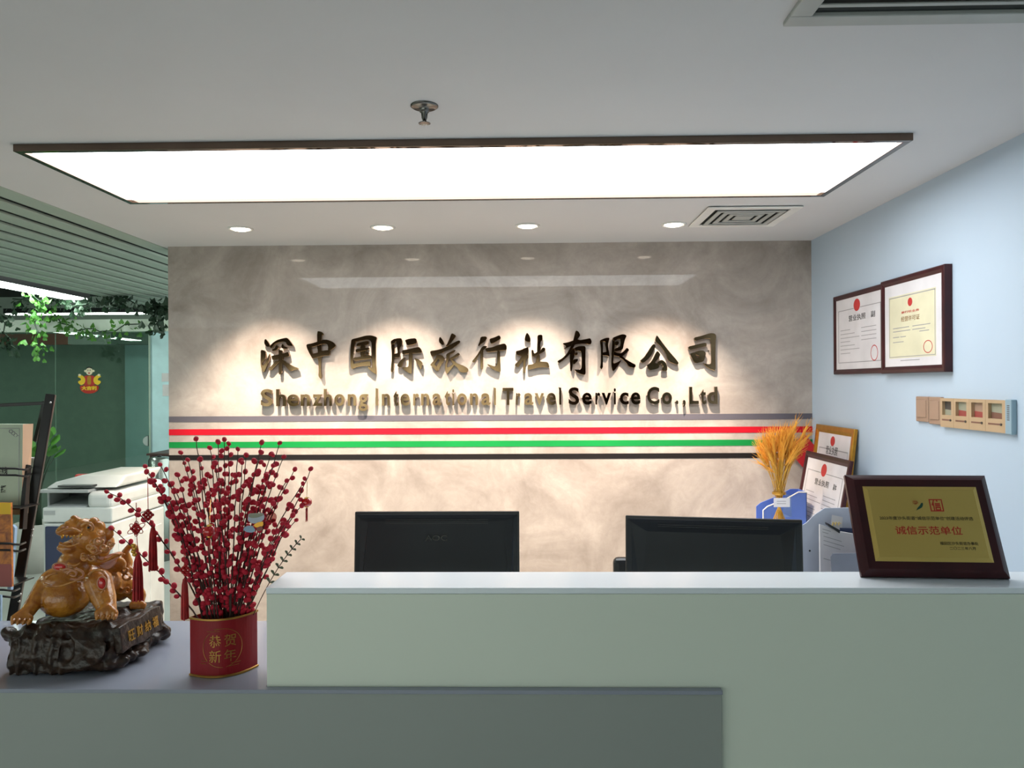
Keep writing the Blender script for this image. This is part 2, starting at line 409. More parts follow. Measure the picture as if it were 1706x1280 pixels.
for k, h in enumerate((.225, .165, .125, .085, .045)):
    m = MB(); w_ = .045 if k == 0 else .024; zz = CZ - (.010 if k == 0 else .016 - k * .001)
    if k == 4: m.bb((cx - h, cy - h, zz), (cx + h, cy + h, zz + .004))
    else:
        m.bb((cx - h, cy - h, zz), (cx + h, cy - h + w_, zz + .006)); m.bb((cx - h, cy + h - w_, zz), (cx + h, cy + h, zz + .006))
        m.bb((cx - h, cy - h + w_, zz), (cx - h + w_, cy + h - w_, zz + .006)); m.bb((cx + h - w_, cy - h + w_, zz), (cx + h, cy + h - w_, zz + .006))
    m.build('frame' if k == 0 else 'louvre', 'trimw' if k == 0 else 'grille', t, bevel=.002)

# ------------------------------------------------------------------ reception counter
yF = 1.76; zT = 1.133; yB = at(900, 952, 1).y
d_ = ray(900, 953); yB = d_.y * ((zT - 1.6) / d_.z)
xL = at(443, 1000, yF).x; zL = .906; xE = at(1203, 1200, yF - .012).x
t = thing('reception_counter', 'white reception counter with a raised top and a lower left ledge', 'counter', (.5, yF, 0))
MB().bb((xL, yF, zT - .014), (XR - .002, yB, zT)).build('countertop', 'white', t, bevel=.0015)
MB().bb((xL + .001, yF + .001, 0.0), (XR - .003, yB - .012, zT - .0145)).build('front_panel', 'facew', t, bevel=.001)
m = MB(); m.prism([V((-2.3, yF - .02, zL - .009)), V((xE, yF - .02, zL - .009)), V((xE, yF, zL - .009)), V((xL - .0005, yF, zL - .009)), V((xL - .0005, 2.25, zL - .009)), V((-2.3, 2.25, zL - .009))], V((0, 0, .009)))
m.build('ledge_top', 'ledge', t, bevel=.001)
MB().bb((-2.3, yF - .016, 0), (xE - .001, yF + .0, zL - .0095)).build('lower_panel', 'greyp', t, bevel=.001)
MB().bb((-2.3, 2.2, 0), (xL - .01, 2.24, zL - .0095)).build('ledge_support', 'facew', t)

# ------------------------------------------------------------------ desk behind the counter
t = thing('office_desk', 'white L-shaped desk behind the counter and along the right wall', 'desk', (.5, 2.3, 0))
zD = .74
MB().prism([V((-.58, yB + .02, zD - .03)), V((XR - .01, yB + .02, zD - .03)), V((XR - .01, YW - .02, zD - .03)), V((1.0, YW - .02, zD - .03)), V((1.0, 2.72, zD - .03)), V((-.58, 2.72, zD - .03))], V((0, 0, .03))).build('desktop', 'white', t, bevel=.002)
for q in ((-.55, 2.68), (.98, 2.68), (1.04, YW - .06), (-.55, yB + .06), (XR - .06, yB + .06), (XR - .06, YW - .06)):
    MB().box((q[0], q[1], (zD - .03) / 2), (.04, .04, zD - .03)).build('leg', 'trimw', t)

# ------------------------------------------------------------------ monitors
def monitor(label, pl, pr, ztop, h, logo, kind):
    # pl, pr: left and right ends of the top edge seen from the back
    pl = V((pl[0], pl[1], ztop)); pr = V((pr[0], pr[1], ztop)); ux = (pr - pl); w = ux.length; ux.normalize()
    un = V((-ux.y, ux.x, 0)); un = -un if un.y > 0 else un          # towards the camera = back of the screen
    tilt = Matrix.Rotation(math.radians(-5), 3, ux); upv = tilt @ Z; nb = tilt @ un
    mid = (pl + pr) / 2
    t = thing('computer_monitor', label, 'monitor', V((mid.x, mid.y + .07, zD)), 'computer monitors behind the counter')
    def P(a, b, c): return pl + ux * a - upv * b + nb * c
    rot = Matrix((ux, nb, upv)).transposed()
    m = MB(); m.box(P(w / 2, h / 2, -.012), (w, .02, h), rot); m.build('bezel', 'black', t, bevel=.003)
    MB().box(P(w / 2, h / 2, -.0225), (w - .016, .002, h - .03), rot).build('screen', mat('screen_glass', (14, 18, 24), .12), t)
    m = MB()
    r1 = [P(.004, .006, 0), P(w - .004, .006, 0), P(w - .004, h - .004, 0), P(.004, h - .004, 0)]
    r2 = [P(.02, .02, .006), P(w - .02, .02, .006), P(w - .02, h - .03, .006), P(.02, h - .03, .006)]
    e_ = .05 if kind else .03; r3 = [P(e_ + .02, .048 if kind else .03, .016 if kind else .008), P(w - e_ - .02, .048 if kind else .03, .016 if kind else .008), P(w - e_, h - .06, .03), P(e_, h - .06, .03)]
    rs = [[m.b.verts.new(p) for p in r] for r in (r1, r2, r3)]
    for A, B in zip(rs, rs[1:]):
        for j in range(4): m.b.faces.new((A[j], A[(j + 1) % 4], B[(j + 1) % 4], B[j]))
    m.b.faces.new(rs[-1]); m.b.faces.new(rs[0][::-1])
    m.build('back_shell', 'monback', t, bevel=.004)
    if kind == 0:
        m = MB(); m.text(logo, P(w / 2, .083, .0146), ux, (upv + nb * .096).normalized(), nb, h=.018, w=.072, ext=.0015, bold=.02); m.build('logo', 'logo', t)
    m = MB()
    for k in range(5 if kind == 0 else 3): m.box(P(w / 2, .026 + k * .006, .0085 if kind == 0 else .0105), (w * .62, .0015, .0016), rot)
    m.build('vent_ribs', 'black', t)
    nk = P(w / 2, h * .62, .02)
    MB().bar(nk, V((nk.x, nk.y + .02, zD + .01)), .07, .02, side=ux).build('stand_neck', 'black', t, bevel=.003)
    MB().lathe((nk.x, nk.y + .05, zD), [(0, .0), (.12, .0), (.12, .008), (.10, .012), (0, .013)], 36).build('stand_base', 'black', t, smooth=True)
    return t
a = at(591, 853, 2.5); b = at(865, 853, 2.5)
monitor('black monitor seen from the back with a dark logo, left of two', a, (b.x, b.y), a.z, .325, 'AOC', 0)
a = at(1042, 858, 2.55); b = at(1337, 868, 2.46)
monitor('black monitor seen from the back near the wheat bouquet, right of two', a, (b.x, b.y), (a.z + b.z) / 2, .325, '', 1)

# ------------------------------------------------------------------ chairs
def chair(name, label, loc, zt, w, mseat, rz=0):
    loc = V(loc); t = thing(name, label, 'chair', loc); Rz = Matrix.Rotation(rz, 3, 'Z')
    def P(x, y, z): return loc + Rz @ V((x, y, z))
    MB().box(P(0, 0, .46), (w, .46, .07), Rz).build('seat', mseat, t, bevel=.025, seg=3)
    MB().box(P(0, .23, (zt + .56) / 2), (w, .05, zt - .56), Rz @ Matrix.Rotation(-.08, 3, 'X')).build('backrest', mseat, t, bevel=.022, seg=3)
    MB().bar(P(0, .2, .44), P(0, .25, .66), .06, .015).build('back_bracket', 'black', t)
    MB().cyl(P(0, 0, .1), P(0, 0, .43), .025).build('gas_column', 'blackm', t)
    for k in range(5):
        d = Rz @ V((math.cos(k * 1.2566), math.sin(k * 1.2566), 0))
        l = MB().bar(loc + V((0, 0, .1)), loc + d * .28 + V((0, 0, .065)), .035, .03, side=d.cross(Z)).build('leg', 'black', t)
        MB().cyl(loc + d * .28 + d.cross(Z) * .012 + V((0, 0, .028)), loc + d * .28 - d.cross(Z) * .012 + V((0, 0, .028)), .028, n=16).build('castor', 'black', t)
    return t
p = at(1023, 932, 3.15); chair('office_chair', 'black office chair peeking out left of the right monitor', (p.x + .24, 2.95, 0), p.z, .48, 'black')
p = at(170, 789, 6.0); chair('office_chair', 'red office chair behind the white copier', (p.x, 5.75, 0), p.z, .22 * 1.6, 'redch', .1)

# ------------------------------------------------------------------ sign on the wall: brush characters
CH = {
 '深': (425, 550, [[(240,205),(300,270),(345,350),(350,395),(300,400),(240,370),(212,310),(218,240)],
  [(130,480),(170,470),(225,490),(255,560),(255,650),(215,720),(170,770),(160,830),(195,835),(240,780),(290,680),(340,550),(345,620),(320,760),(270,880),(215,1000),(185,1000),(155,930),(130,840),(128,650)],
  [(345,380),(420,300),(520,235),(640,200),(755,178),(820,250),(900,360),(900,380),(780,370),(740,330),(735,290),(690,275),(640,280),(560,300),(470,330),(430,390),(400,440),(360,420)],
  [(500,350),(550,380),(550,440),(500,490),(400,500),(400,460),(460,440)],
  [(650,320),(690,380),(775,420),(770,445),(690,450),(630,430),(625,370)],
  [(555,470),(640,480),(650,620),(560,620)],
  [(385,615),(560,580),(700,545),(785,515),(815,600),(800,635),(660,655),(560,690),(420,720),(395,660)],
  [(560,600),(660,600),(660,750),(635,830),(632,1055),(560,1055),(560,830)],
  [(480,730),(600,730),(540,800),(470,870),(400,950),(340,960),(305,915),(370,870),(430,810)],
  [(640,700),(690,720),(800,800),(920,870),(1000,895),(1030,930),(950,945),(850,975),(800,950),(730,860),(640,790)]]),
 '中': (500, 545, [[(400,100),(460,98),(530,125),(560,185),(515,200),(510,350),(505,480),(515,700),(495,820),(495,1050),(520,1180),(485,1240),(430,1165),(440,1030),(430,820),(410,720),(420,560),(400,480)],
  [(145,410),(280,390),(270,520),(290,620),(330,650),(300,755),(270,720),(200,590),(155,490)],
  [(145,410),(290,385),(420,340),(520,300),(650,300),(760,345),(820,390),(850,445),(800,500),(720,560),(655,550),(665,470),(640,400),(510,410),(400,445),(280,480),(200,460)],
  [(270,640),(400,610),(500,570),(620,550),(715,545),(710,680),(600,680),(500,700),(400,725),(295,755)]]),
 '国': (570, 550, [[(230,215),(330,205),(320,290),(290,390),(265,560),(255,680),(270,790),(310,860),(250,935),(205,900),(195,780),(190,560),(200,380),(210,260)],
  [(230,215),(380,180),(560,130),(690,125),(790,155),(825,180),(800,300),(800,560),(800,800),(810,960),(815,1055),(740,1020),(600,900),(620,860),(680,890),(715,890),(710,700),(700,560),(700,400),(690,270),(620,225),(480,245),(340,280),(300,290)],
  [(250,800),(400,775),(560,745),(670,735),(680,860),(600,850),(500,850),(380,870),(240,920)],
  [(345,320),(460,285),(620,255),(640,300),(620,350),(480,370),(340,390)],[(430,340),(550,340),(550,640),(430,640)],
  [(320,450),(560,420),(640,410),(640,470),(500,500),(330,540)],[(265,650),(400,640),(560,600),(690,600),(700,680),(540,700),(400,715),(280,735)],[(580,500),(650,560),(620,590),(560,560)]]),
 '际': (640, 550, [[(150,270),(230,270),(250,400),(245,560),(235,720),(225,830),(222,980),(180,1010),(155,970),(165,830),(180,700),(180,500),(165,360)],
  [(150,270),(220,215),(340,190),(410,195),(435,280),(420,370),(370,430),(365,500),(385,600),(350,650),(240,655),(230,560),(300,555),(320,540),(310,400),(290,320),(280,270),(230,330),(170,340)],
  [(490,235),(600,205),(755,190),(785,310),(700,345),(550,370),(520,320)],
  [(415,480),(550,460),(700,425),(830,400),(880,460),(905,540),(760,550),(600,560),(430,585)],
  [(580,550),(680,550),(665,750),(660,900),(655,1050),(560,1010),(480,950),(420,900),(450,880),(575,880),(585,760)],
  [(500,640),(500,690),(450,770),(430,850),(400,890),(330,870),(310,830),(370,740),(430,680)],
  [(715,660),(800,690),(880,740),(910,790),(890,930),(860,930),(800,830)]]),
 '旅': (708, 545, [[(365,235),(410,290),(450,370),(440,430),(400,420),(340,370),(328,310),(340,250)],
  [(115,570),(280,545),(430,505),(560,440),(700,360),(800,315),(835,330),(835,370),(740,450),(640,520),(500,560),(400,620),(280,650),(170,715),(140,660)],
  [(630,145),(690,170),(740,210),(690,290),(620,370),(560,440),(480,470),(540,370),(590,250)],
  [(280,660),(360,700),(290,800),(225,890),(280,930),(300,1060),(250,1030),(160,930),(120,895),(200,810),(260,720)],
  [(280,660),(350,655),(420,680),(470,750),(440,830),(380,910),(340,1010),(300,1065),(270,930),(310,860),(345,790),(300,740)],
  [(505,640),(580,600),(690,545),(730,545),(700,600),(600,650),(580,700),(560,800),(530,870),(525,960),(600,930),(700,850),(730,860),(640,980),(560,1080),(520,1125),(480,1050),(472,960),(490,840),(505,740)],
  [(570,740),(660,700),(770,620),(800,610),(835,650),(760,710),(660,770),(600,800)],
  [(600,760),(680,790),(760,860),(850,890),(960,940),(1025,990),(1020,1070),(900,1080),(820,1060),(780,980),(700,910),(640,850)]]),
 '行': (778, 545, [[(320,230),(450,220),(480,260),(430,340),(340,400),(270,460),(265,430),(300,350)],
  [(340,490),(400,440),(490,460),(430,510),(380,560),(300,640),(240,740),(180,850),(130,830),(120,810),(220,690),(290,580)],
  [(315,600),(390,540),(385,700),(380,1000),(345,1010),(315,980),(315,760)],
  [(530,280),(650,245),(770,190),(810,270),(700,350),(580,405),(545,360)],
  [(430,500),(600,480),(720,430),(890,385),(940,440),(940,550),(800,560),(640,580),(480,600),(440,560)],
  [(710,570),(785,570),(785,750),(795,920),(800,1080),(700,1045),(600,1000),(520,935),(480,885),(500,880),(640,935),(690,925),(715,880)]]),
 '社': (850, 545, [[(400,130),(450,190),(480,270),(480,350),(440,365),(350,330),(345,260),(365,190)],
  [(130,570),(250,545),(340,500),(430,470),(440,570),(420,640),(370,720),(280,830),(190,960),(110,920),(115,880),(200,800),(280,690),(200,680),(140,650)],
  [(310,700),(430,640),(430,740),(370,790),(355,1100),(310,1090),(305,850)],
  [(645,190),(765,180),(765,310),(715,360),(720,560),(680,640),(710,700),(690,850),(590,880),(610,800),(640,650),(635,560),(645,340)],
  [(500,545),(545,540),(570,640),(640,590),(720,560),(760,490),(825,490),(835,560),(740,620),(640,660),(580,710),(520,700)],
  [(410,895),(520,890),(620,830),(720,820),(890,830),(920,900),(925,965),(800,950),(640,965),(520,1000),(420,1020)]]),
 '有': (920, 545, [[(230,390),(380,360),(520,310),(620,290),(650,310),(800,285),(905,260),(940,350),(910,420),(740,390),(560,410),(420,460),(250,540),(340,460)],
  [(545,110),(570,80),(630,110),(670,200),(600,290),(540,420),(470,540),(420,640),(330,730),(230,810),(160,860),(125,830),(130,800),(240,740),(340,640),(420,500),(490,340),(520,230)],
  [(430,560),(520,480),(540,600),(520,720),(490,800),(480,970),(450,1070),(425,1020),(420,850),(415,700)],
  [(520,500),(600,460),(720,445),(795,460),(790,600),(785,800),(790,1000),(795,1110),(760,1140),(660,1110),(580,1080),(520,1000),(560,1010),(690,1010),(700,800),(690,580),(600,560),(540,570)],
  [(520,620),(600,600),(610,650),(540,680)],[(490,770),(610,750),(610,800),(520,890),(490,880)]]),
 '限': (990, 550, [[(130,245),(200,240),(210,400),(205,600),(205,830),(205,880),(175,940),(135,890),(155,820),(160,600),(155,400)],
  [(130,245),(270,185),(365,180),(345,270),(325,340),(345,480),(370,640),(290,605),(195,605),(190,530),(290,520),(280,450),(255,350),(270,280),(200,270),(160,290)],
  [(430,185),(490,200),(485,400),(460,620),(445,800),(560,760),(650,700),(600,800),(480,960),(430,975),(405,850),(405,650),(420,400)],
  [(430,185),(560,130),(660,100),(730,105),(770,140),(730,220),(700,340),(680,450),(640,480),(480,510),(485,440),(560,415),(615,380),(625,300),(615,215),(560,215),(490,250),(450,250)],
  [(480,280),(560,260),(590,300),(560,360),(490,370)],
  [(460,500),(540,545),(640,550),(720,480),(775,415),(830,470),(790,530),(700,590),(640,650),(560,625),(460,610)],
  [(600,600),(670,620),(760,700),(880,770),(990,825),(965,900),(820,880),(760,780),(660,690),(590,660)]]),
 '公': (1060, 550, [[(405,320),(465,370),(440,440),(370,580),(290,680),(200,760),(130,780),(95,740),(100,720),(200,630),(290,490)],
  [(490,115),(600,270),(760,480),(1005,765),(990,830),(850,790),(745,720),(700,560),(560,370),(445,270),(460,190)],
  [(500,485),(580,580),(520,680),(430,780),(540,800),(540,900),(440,930),(300,960),(245,840),(330,780),(400,680),(450,570)],
  [(500,770),(560,720),(620,710),(690,760),(740,860),(735,970),(590,965),(640,860),(600,790),(540,840)]]),
 '司': (1135, 545, [[(300,250),(460,215),(680,145),(780,150),(830,190),(815,400),(810,700),(820,1045),(700,1010),(580,930),(510,850),(560,870),(680,885),(715,850),(710,600),(700,290),(600,270),(470,290),(320,335)],
  [(160,465),(360,420),(590,365),(610,450),(480,475),(330,510),(180,545)],
  [(205,630),(330,590),(345,680),(370,730),(440,730),(530,820),(330,865),(280,800),(240,720)],
  [(310,595),(440,555),(540,560),(585,620),(560,720),(530,820),(420,830),(440,690),(345,665)]]),
}
def chaikin(p):
    q = []
    for i in range(len(p)):
        a, b = p[i], p[(i + 1) % len(p)]
        q.append((a[0] * .8 + b[0] * .2, a[1] * .8 + b[1] * .2)); q.append((a[0] * .2 + b[0] * .8, a[1] * .2 + b[1] * .8))
    return q
YS = YW - .028
for n_, (ch, (ox, oy, strokes)) in enumerate(CH.items()):
    ps = [at(ox + x / 14.225, oy + y / 14.225, YS) for s_ in strokes for x, y in s_]
    cx = sum(p.x for p in ps) / len(ps); cz = min(p.z for p in ps)
    t = thing('sign_character', 'mirror gold brush-style Chinese character %s on the stone wall' % ch, 'sign letter', (cx, YW, cz), 'gold Chinese characters of the wall sign')
    m = MB()
    for k, s_ in enumerate(strokes):
        e_ = .0005 * k
        pts = [at(ox + x / 14.225, oy + y / 14.225, YS) - V((0, e_, 0)) for x, y in chaikin(s_)]
        m.prism(pts, V((0, .019 + e_, 0)))
    o = m.build('face', 'goldm', t, bevel=.0012, seg=1)
    for s_ in (strokes[0], strokes[-1]):
        m = MB(); q = [at(ox + x / 14.225, oy + y / 14.225, YS) for x, y in s_]
        c_ = sum(q, V()) / len(q); c_ = min(q, key=lambda w: (w - c_).length) * .35 + c_ * .65
        m.cyl(V((c_.x, YW, c_.z)), V((c_.x, YS + .012, c_.z)), .004, n=8)
        m.build('standoff', 'sideg', t)
# Latin line
LT = [('S',434.5,454),('h',460,476.5),('e',478.6,497.5),('n',500.8,516.2),('z',520.8,536.2),('h',539.6,552.5),('o',557,573.6),('n',579.4,593),('g',597.5,612.8),
 ('I',626,629.6),('n',636.2,649.4),('t',655.6,664),('e',667.4,682.2),('r',688.4,697.8),('n',701.4,715),('a',720.5,735.4),('t',741.2,749.6),('i',753.6,756.6),('o',761.6,777.6),('n',783,796.4),('a',801.8,817.2),('l',823,826.2),
 ('T',837.4,855.4),('r',859.8,867),('a',873.4,888.6),('v',891,906.4),('e',910.8,926),('l',931.6,935),('S',947.2,965),('e',969.8,986),('r',992,1000),('v',1002.4,1018),('i',1022.8,1026),('c',1032.6,1047.4),('e',1051,1067),
 ('C',1078.2,1098.4),('o',1102.8,1119.4),('.',1126.2,1130),(',',1137.8,1142.2),('L',1148.4,1164),('t',1166.8,1176.2),('d',1179,1195.2)]
WORDS = ['Shenzhong', 'International', 'Travel', 'Service', 'Co.,Ltd']
NTH = ['first', 'second', 'third', 'fourth']
vs, fs, bbL = glyphs('L', .022)
capu = bbL[3] - bbL[2]
wi = li = 0; seen = {}
for ch, u0, u1 in LT:
    if li == len(WORDS[wi]): wi += 1; li = 0; seen = {}
    k = seen.get(ch, 0); seen[ch] = k + 1; li += 1
    tot = WORDS[wi].count(ch)
    vs, fs, bb_ = glyphs(ch, .022)
    x0 = at(u0, 660, YS).x; x1 = at(u1, 660, YS).x
    zb = at(817, 674.2, YS).z; cap = .1015; sy = cap / capu
    nm = {'.': 'full stop', ',': 'comma'}.get(ch, 'letter ' + ch)
    lab = 'mirror gold %s%s in the word %s of the wall sign' % (NTH[k] + ' ' if tot > 1 else '', nm, WORDS[wi])
    m = MB()
    fn = lambda v: V((x0 + (v[0] - bb_[0]) / (bb_[1] - bb_[0]) * (x1 - x0), YS - .002 + (.01 - v[2]) / .02 * .019, zb + v[1] * sy))
    m.mesh(vs, fs, fn)
    t = thing('sign_letter', lab, 'sign letter', ((x0 + x1) / 2, YW, zb), 'gold Latin letters of the wall sign')
    m.build('face', 'goldm', t)
    zc = zb + (bb_[2] + bb_[3]) / 2 * sy
    ring = [fn(v) for v in vs]; c_ = min(ring, key=lambda w: abs(w.z - zc) + abs(w.x - x0) * .2)
    MB().cyl(V((c_.x, YW, c_.z)), V((c_.x, YS + .012, c_.z)), .003, n=8).build('standoff', 'sideg', t)

# ------------------------------------------------------------------ framed certificates
def lines_mesh(m, P, rows, un):
    for (a, b, v, th) in rows: m.prism([P(a, v), P(b, v), P(b, v + th), P(a, v + th)], un * .0004)
def framed(name, label, cat, quad, thick, fw, mframe, mpaper, content, group=None, un=None):
    # quad: front corners TL TR BR BL in the world
    tl, tr, br, bl = [V(q) for q in quad]
    ux = (tr - tl).normalized(); uy = (tl - bl); hh = uy.length; uy.normalize(); ww = (tr - tl).length
    un = ux.cross(uy).normalized()                       # towards the viewer
    base = (bl + br) / 2
    t = thing(name, label, cat, base, group)
    def P(a, b, c=0): return tl + ux * a - uy * b + un * c     # metres from top left
    m = MB(); rings = []
    for (i, c) in ((0, -thick), (0, -.004), (.004, 0), (fw * .55, .0), (fw * .75, -.003), (fw, -.006), (fw, -thick)):
        rings.append([m.b.verts.new(p) for p in (P(i, i, c), P(ww - i, i, c), P(ww - i, hh - i, c), P(i, hh - i, c))])
    for A, B in zip(rings, rings[1:] + rings[:1]):
        for j in range(4): m.b.faces.new((A[j], A[(j + 1) % 4], B[(j + 1) % 4], B[j]))
    m.build('frame', mframe, t)
    MB().prism([P(fw, fw, -.0095), P(ww - fw, fw, -.0095), P(ww - fw, hh - fw, -.0095), P(fw, hh - fw, -.0095)], un * .002).build('sheet', mpaper, t)
    o = tl - un * .0074
    Q = lambda a, b: o + ux * a - uy * b
    content(t, Q, ux, uy, un, ww, hh, fw)
    return t
def emblem(t, Q, ux, uy, un, cx, cy, rx, ry, name='seal_emblem', mm='inkr'):
    m = MB(); n = 28
    m.prism([Q(cx + rx * math.cos(k * 2 * math.pi / n), cy + ry * math.sin(k * 2 * math.pi / n)) for k in range(n)], un * .0005)
    return m.build(name, mm, t)
def licence(title, sub='', e=.12, tt=.29):
    def f(t, Q, ux, uy, un, ww, hh, fw):
        w, h = ww - 2 * fw, hh - 2 * fw
        a, b = fw, fw
        emblem(t, Q, ux, uy, un, a + w * .47, b + h * e, w * .068, h * (.085 if e > .1 else .05))
        m = MB()
        for (p0, p1, q0, q1) in ((.05, .40, .155, .165), (.54, .95, .155, .165), (.05, .95, .90, .91), (.05, .06, .155, .91), (.94, .95, .155, .91)):
            m.prism([Q(a + w * p0, b + h * q0), Q(a + w * p1, b + h * q0), Q(a + w * p1, b + h * q1), Q(a + w * p0, b + h * q1)], un * .0004)
        m.build('printed_border', 'inkl', t)
        m = MB(); m.text(title, Q(a + w * .47, b + h * tt), ux, uy, un, h=h * .085, w=w * .36, bold=.004)
        if sub: m.text(sub, Q(a + w * .80, b + h * tt), ux, uy, un, h=h * .08, w=w * .08, bold=.004)
        m.build('title_print', 'ink', t)
        m = MB()
        for r in range(7):
            y = .44 + r * .055
            m.prism([Q(a + w * p, b + h * q) for p, q in ((.10, y), (.10 + .22 + .1 * ((r * 7) % 3), y), (.10 + .22 + .1 * ((r * 7) % 3), y + .009), (.10, y + .009))], un * .0004)
            if r < 4: m.prism([Q(a + w * p, b + h * q) for p, q in ((.56, y), (.86, y), (.86, y + .009), (.56, y + .009))], un * .0004)
        m.build('text_lines', 'inkl', t)
        m = MB(); n = 28; cx, cy, r0, r1 = a + w * .82, b + h * .80, w * .07, w * .062
        for k in range(n):
            q = [Q(cx + r_ * math.cos(k_ * 2 * math.pi / n), cy + r_ * math.sin(k_ * 2 * math.pi / n)) for r_, k_ in ((r0, k), (r0, k + 1), (r1, k + 1), (r1, k))]
            m.prism(q, un * .0004)
        m.build('stamp_ring', 'inkr', t)
    return f
def permit(t, Q, ux, uy, un, ww, hh, fw):
    w, h = ww - 2 * fw, hh - 2 * fw; a, b = fw, fw
    MB().prism([Q(a + w * p, b + h * q) for p, q in ((.08, .14), (.91, .14), (.91, .90), (.08, .90))], un * .0003).build('printed_panel', 'paperc', t)
    o2 = lambda p, q: Q(a + w * p, b + h * q) + un * .0004
    m = MB()
    for (p0, p1, q0, q1) in ((.09, .90, .155, .165), (.09, .90, .88, .887), (.09, .097, .155, .887), (.893, .90, .155, .887)):
        m.prism([o2(p0, q0), o2(p1, q0), o2(p1, q1), o2(p0, q1)], un * .0004)
    m.build('printed_border', 'inkl', t)
    emblem(t, lambda x, y: Q(x, y) + un * .0004, ux, uy, un, a + w * .48, b + h * .245, w * .04, h * .05)
    m = MB(); m.text('旅行社业务', o2(.48, .355), ux, uy, un, h=h * .028, w=w * .32, bold=.01); m.build('heading_print', 'inkr', t)
    m = MB(); m.text('经营许可证', o2(.48, .435), ux, uy, un, h=h * .062, w=w * .33, bold=.008); m.build('title_print', 'inkbr', t)
    m = MB()
    for p, q, l in ((.16, .53, .3), (.52, .53, .3), (.16, .57, .32), (.52, .57, .22), (.64, .60, .16), (.16, .64, .12), (.3, .64, .1), (.16, .70, .2), (.3, .925, .34)):
        m.prism([o2(p, q), o2(p + l, q), o2(p + l, q + .009), o2(p, q + .009)], un * .0004)
    m.build('text_lines', 'inkl', t)
    m = MB(); n = 28; cx, cy = .78, .79
    for k in range(n):
        m.prism([o2(cx + r_ * math.cos(k_ * 2 * math.pi / n), cy + r_ * .97 * math.sin(k_ * 2 * math.pi / n)) for r_, k_ in ((.075, k), (.075, k + 1), (.066, k + 1), (.066, k))], un * .0004)
    m.build('stamp_ring', 'inkr', t)
xw = XR - .020
yA0, yA1, zt, zb_ = atx(1388, 560, xw).y, atx(1474, 560, xw).y, 2.062, 1.641
framed('framed_certificate', 'mahogany framed pink-white licence on the right wall, left of the two hanging frames', 'framed certificate', [(xw, yA0, zt), (xw, yA1, zt), (xw, yA1, zb_), (xw, yA0, zb_)], .02, .026, 'mahog', 'paper', licence('营业执照', '副'), 'hanging certificates')
xw = XR - .034
yB0, yB1 = atx(1467, 560, xw).y, atx(1573, 560, xw).y
framed('framed_certificate', 'mahogany framed cream permit on the right wall, right of the two hanging frames', 'framed certificate', [(xw, yB0, 2.066), (xw, yB1, 2.066), (xw, yB1, 1.638), (xw, yB0, 1.638)], .033, .03, 'mahog', 'paper', permit, 'hanging certificates')
# leaning on the right wall, standing on the desk
def leaning(label, y0, y1, ztop, zbot, xt, xb, *a):
    q = [(xt, y0, ztop), (xt, y1, ztop), (xb, y1, zbot), (xb, y0, zbot)]
    return framed('framed_certificate', label, 'framed certificate', q, *a, 'certificates leaning on the desk')
leaning('gold framed licence leaning on the right wall behind the mahogany one', atx(1361, 720, 1.66).y, atx(1425, 720, 1.66).y, at(1425, 715, atx(1425, 720, 1.66).y).z, zD + .003, 1.655, 1.585, .018, .042, 'goldf', 'paper', licence('营业执照', '', .075, .17))
yb1 = 3.80
leaning('mahogany framed licence leaning in front of the gold frame on the desk', 4.40, yb1, at(1411, 768, yb1).z, zD + .012, 1.575, 1.49, .018, .034, 'mahog', 'paper', licence('营业执照', '副本'))
# red paper diamond in the corner
t = thing('paper_diamond', 'red paper diamond with gold flecks in the corner behind the gold frame', 'paper decoration', at(1345, 775, YW - .03))
c_ = at(1340, 752, YW - .03); hw = .105
m = MB(); m.prism([c_ + V((0, 0, hw)), c_ + V((hw * .92, 0, -.01)), c_ + V((0, 0, -hw)), c_ + V((-hw * .92, 0, .01))], V((0, .004, 0))); m.build('paper', 'redp', t)
m = MB()
for k in range(9):
    q = c_ + V((random.uniform(-.5, .6) * hw, -.0006, random.uniform(-.3, .4) * hw)); m.ball(q, (.005, .0006, .004), 1)
tag(m.build('gold_flecks', 'gold', t), kind='stuff')

# ------------------------------------------------------------------ wall switch row
us = [1526, 1547.7, 1569, 1591, 1617, 1644.5, 1678, 1687]
ys = [atx(u, 700, XR - .012).y for u in us]
zt, zb_ = 1.533, 1.418
def PW(y, z, c=0): return V((XR - c, y, z))
names = ['first from the back corner', 'second from the back corner']
for i in range(2):
    y0, y1 = ys[i] - .002, ys[i + 1] + .002; zz0 = zb_ + .012 - i * .006
    t = thing('light_switch', 'brown-beige plain switch plate on the right wall, %s' % names[i], 'switch', (XR, (y0 + y1) / 2, zz0), 'switch plates on the right wall')
    MB().bb(PW(y0, zz0), PW(y1, zt + .004, .014)).build('plate', 'beiged', t, bevel=.004, seg=3)
    MB().box(PW((y0 + y1) / 2, (zz0 + zt) / 2 + .004, .016), (.005, abs(y0 - y1) * .72, (zt - zz0) * .72), Matrix.Rotation(.05, 3, 'Z')).build('rocker', 'beiged', t, bevel=.003)
cols = [('cardd', 'cardg', 'dark over pale'), ('cardg', 'cardr', 'sage over red'), ('beiged', 'cardr', 'tan over red'), ('cardg', 'cardb', 'sage over brown')]
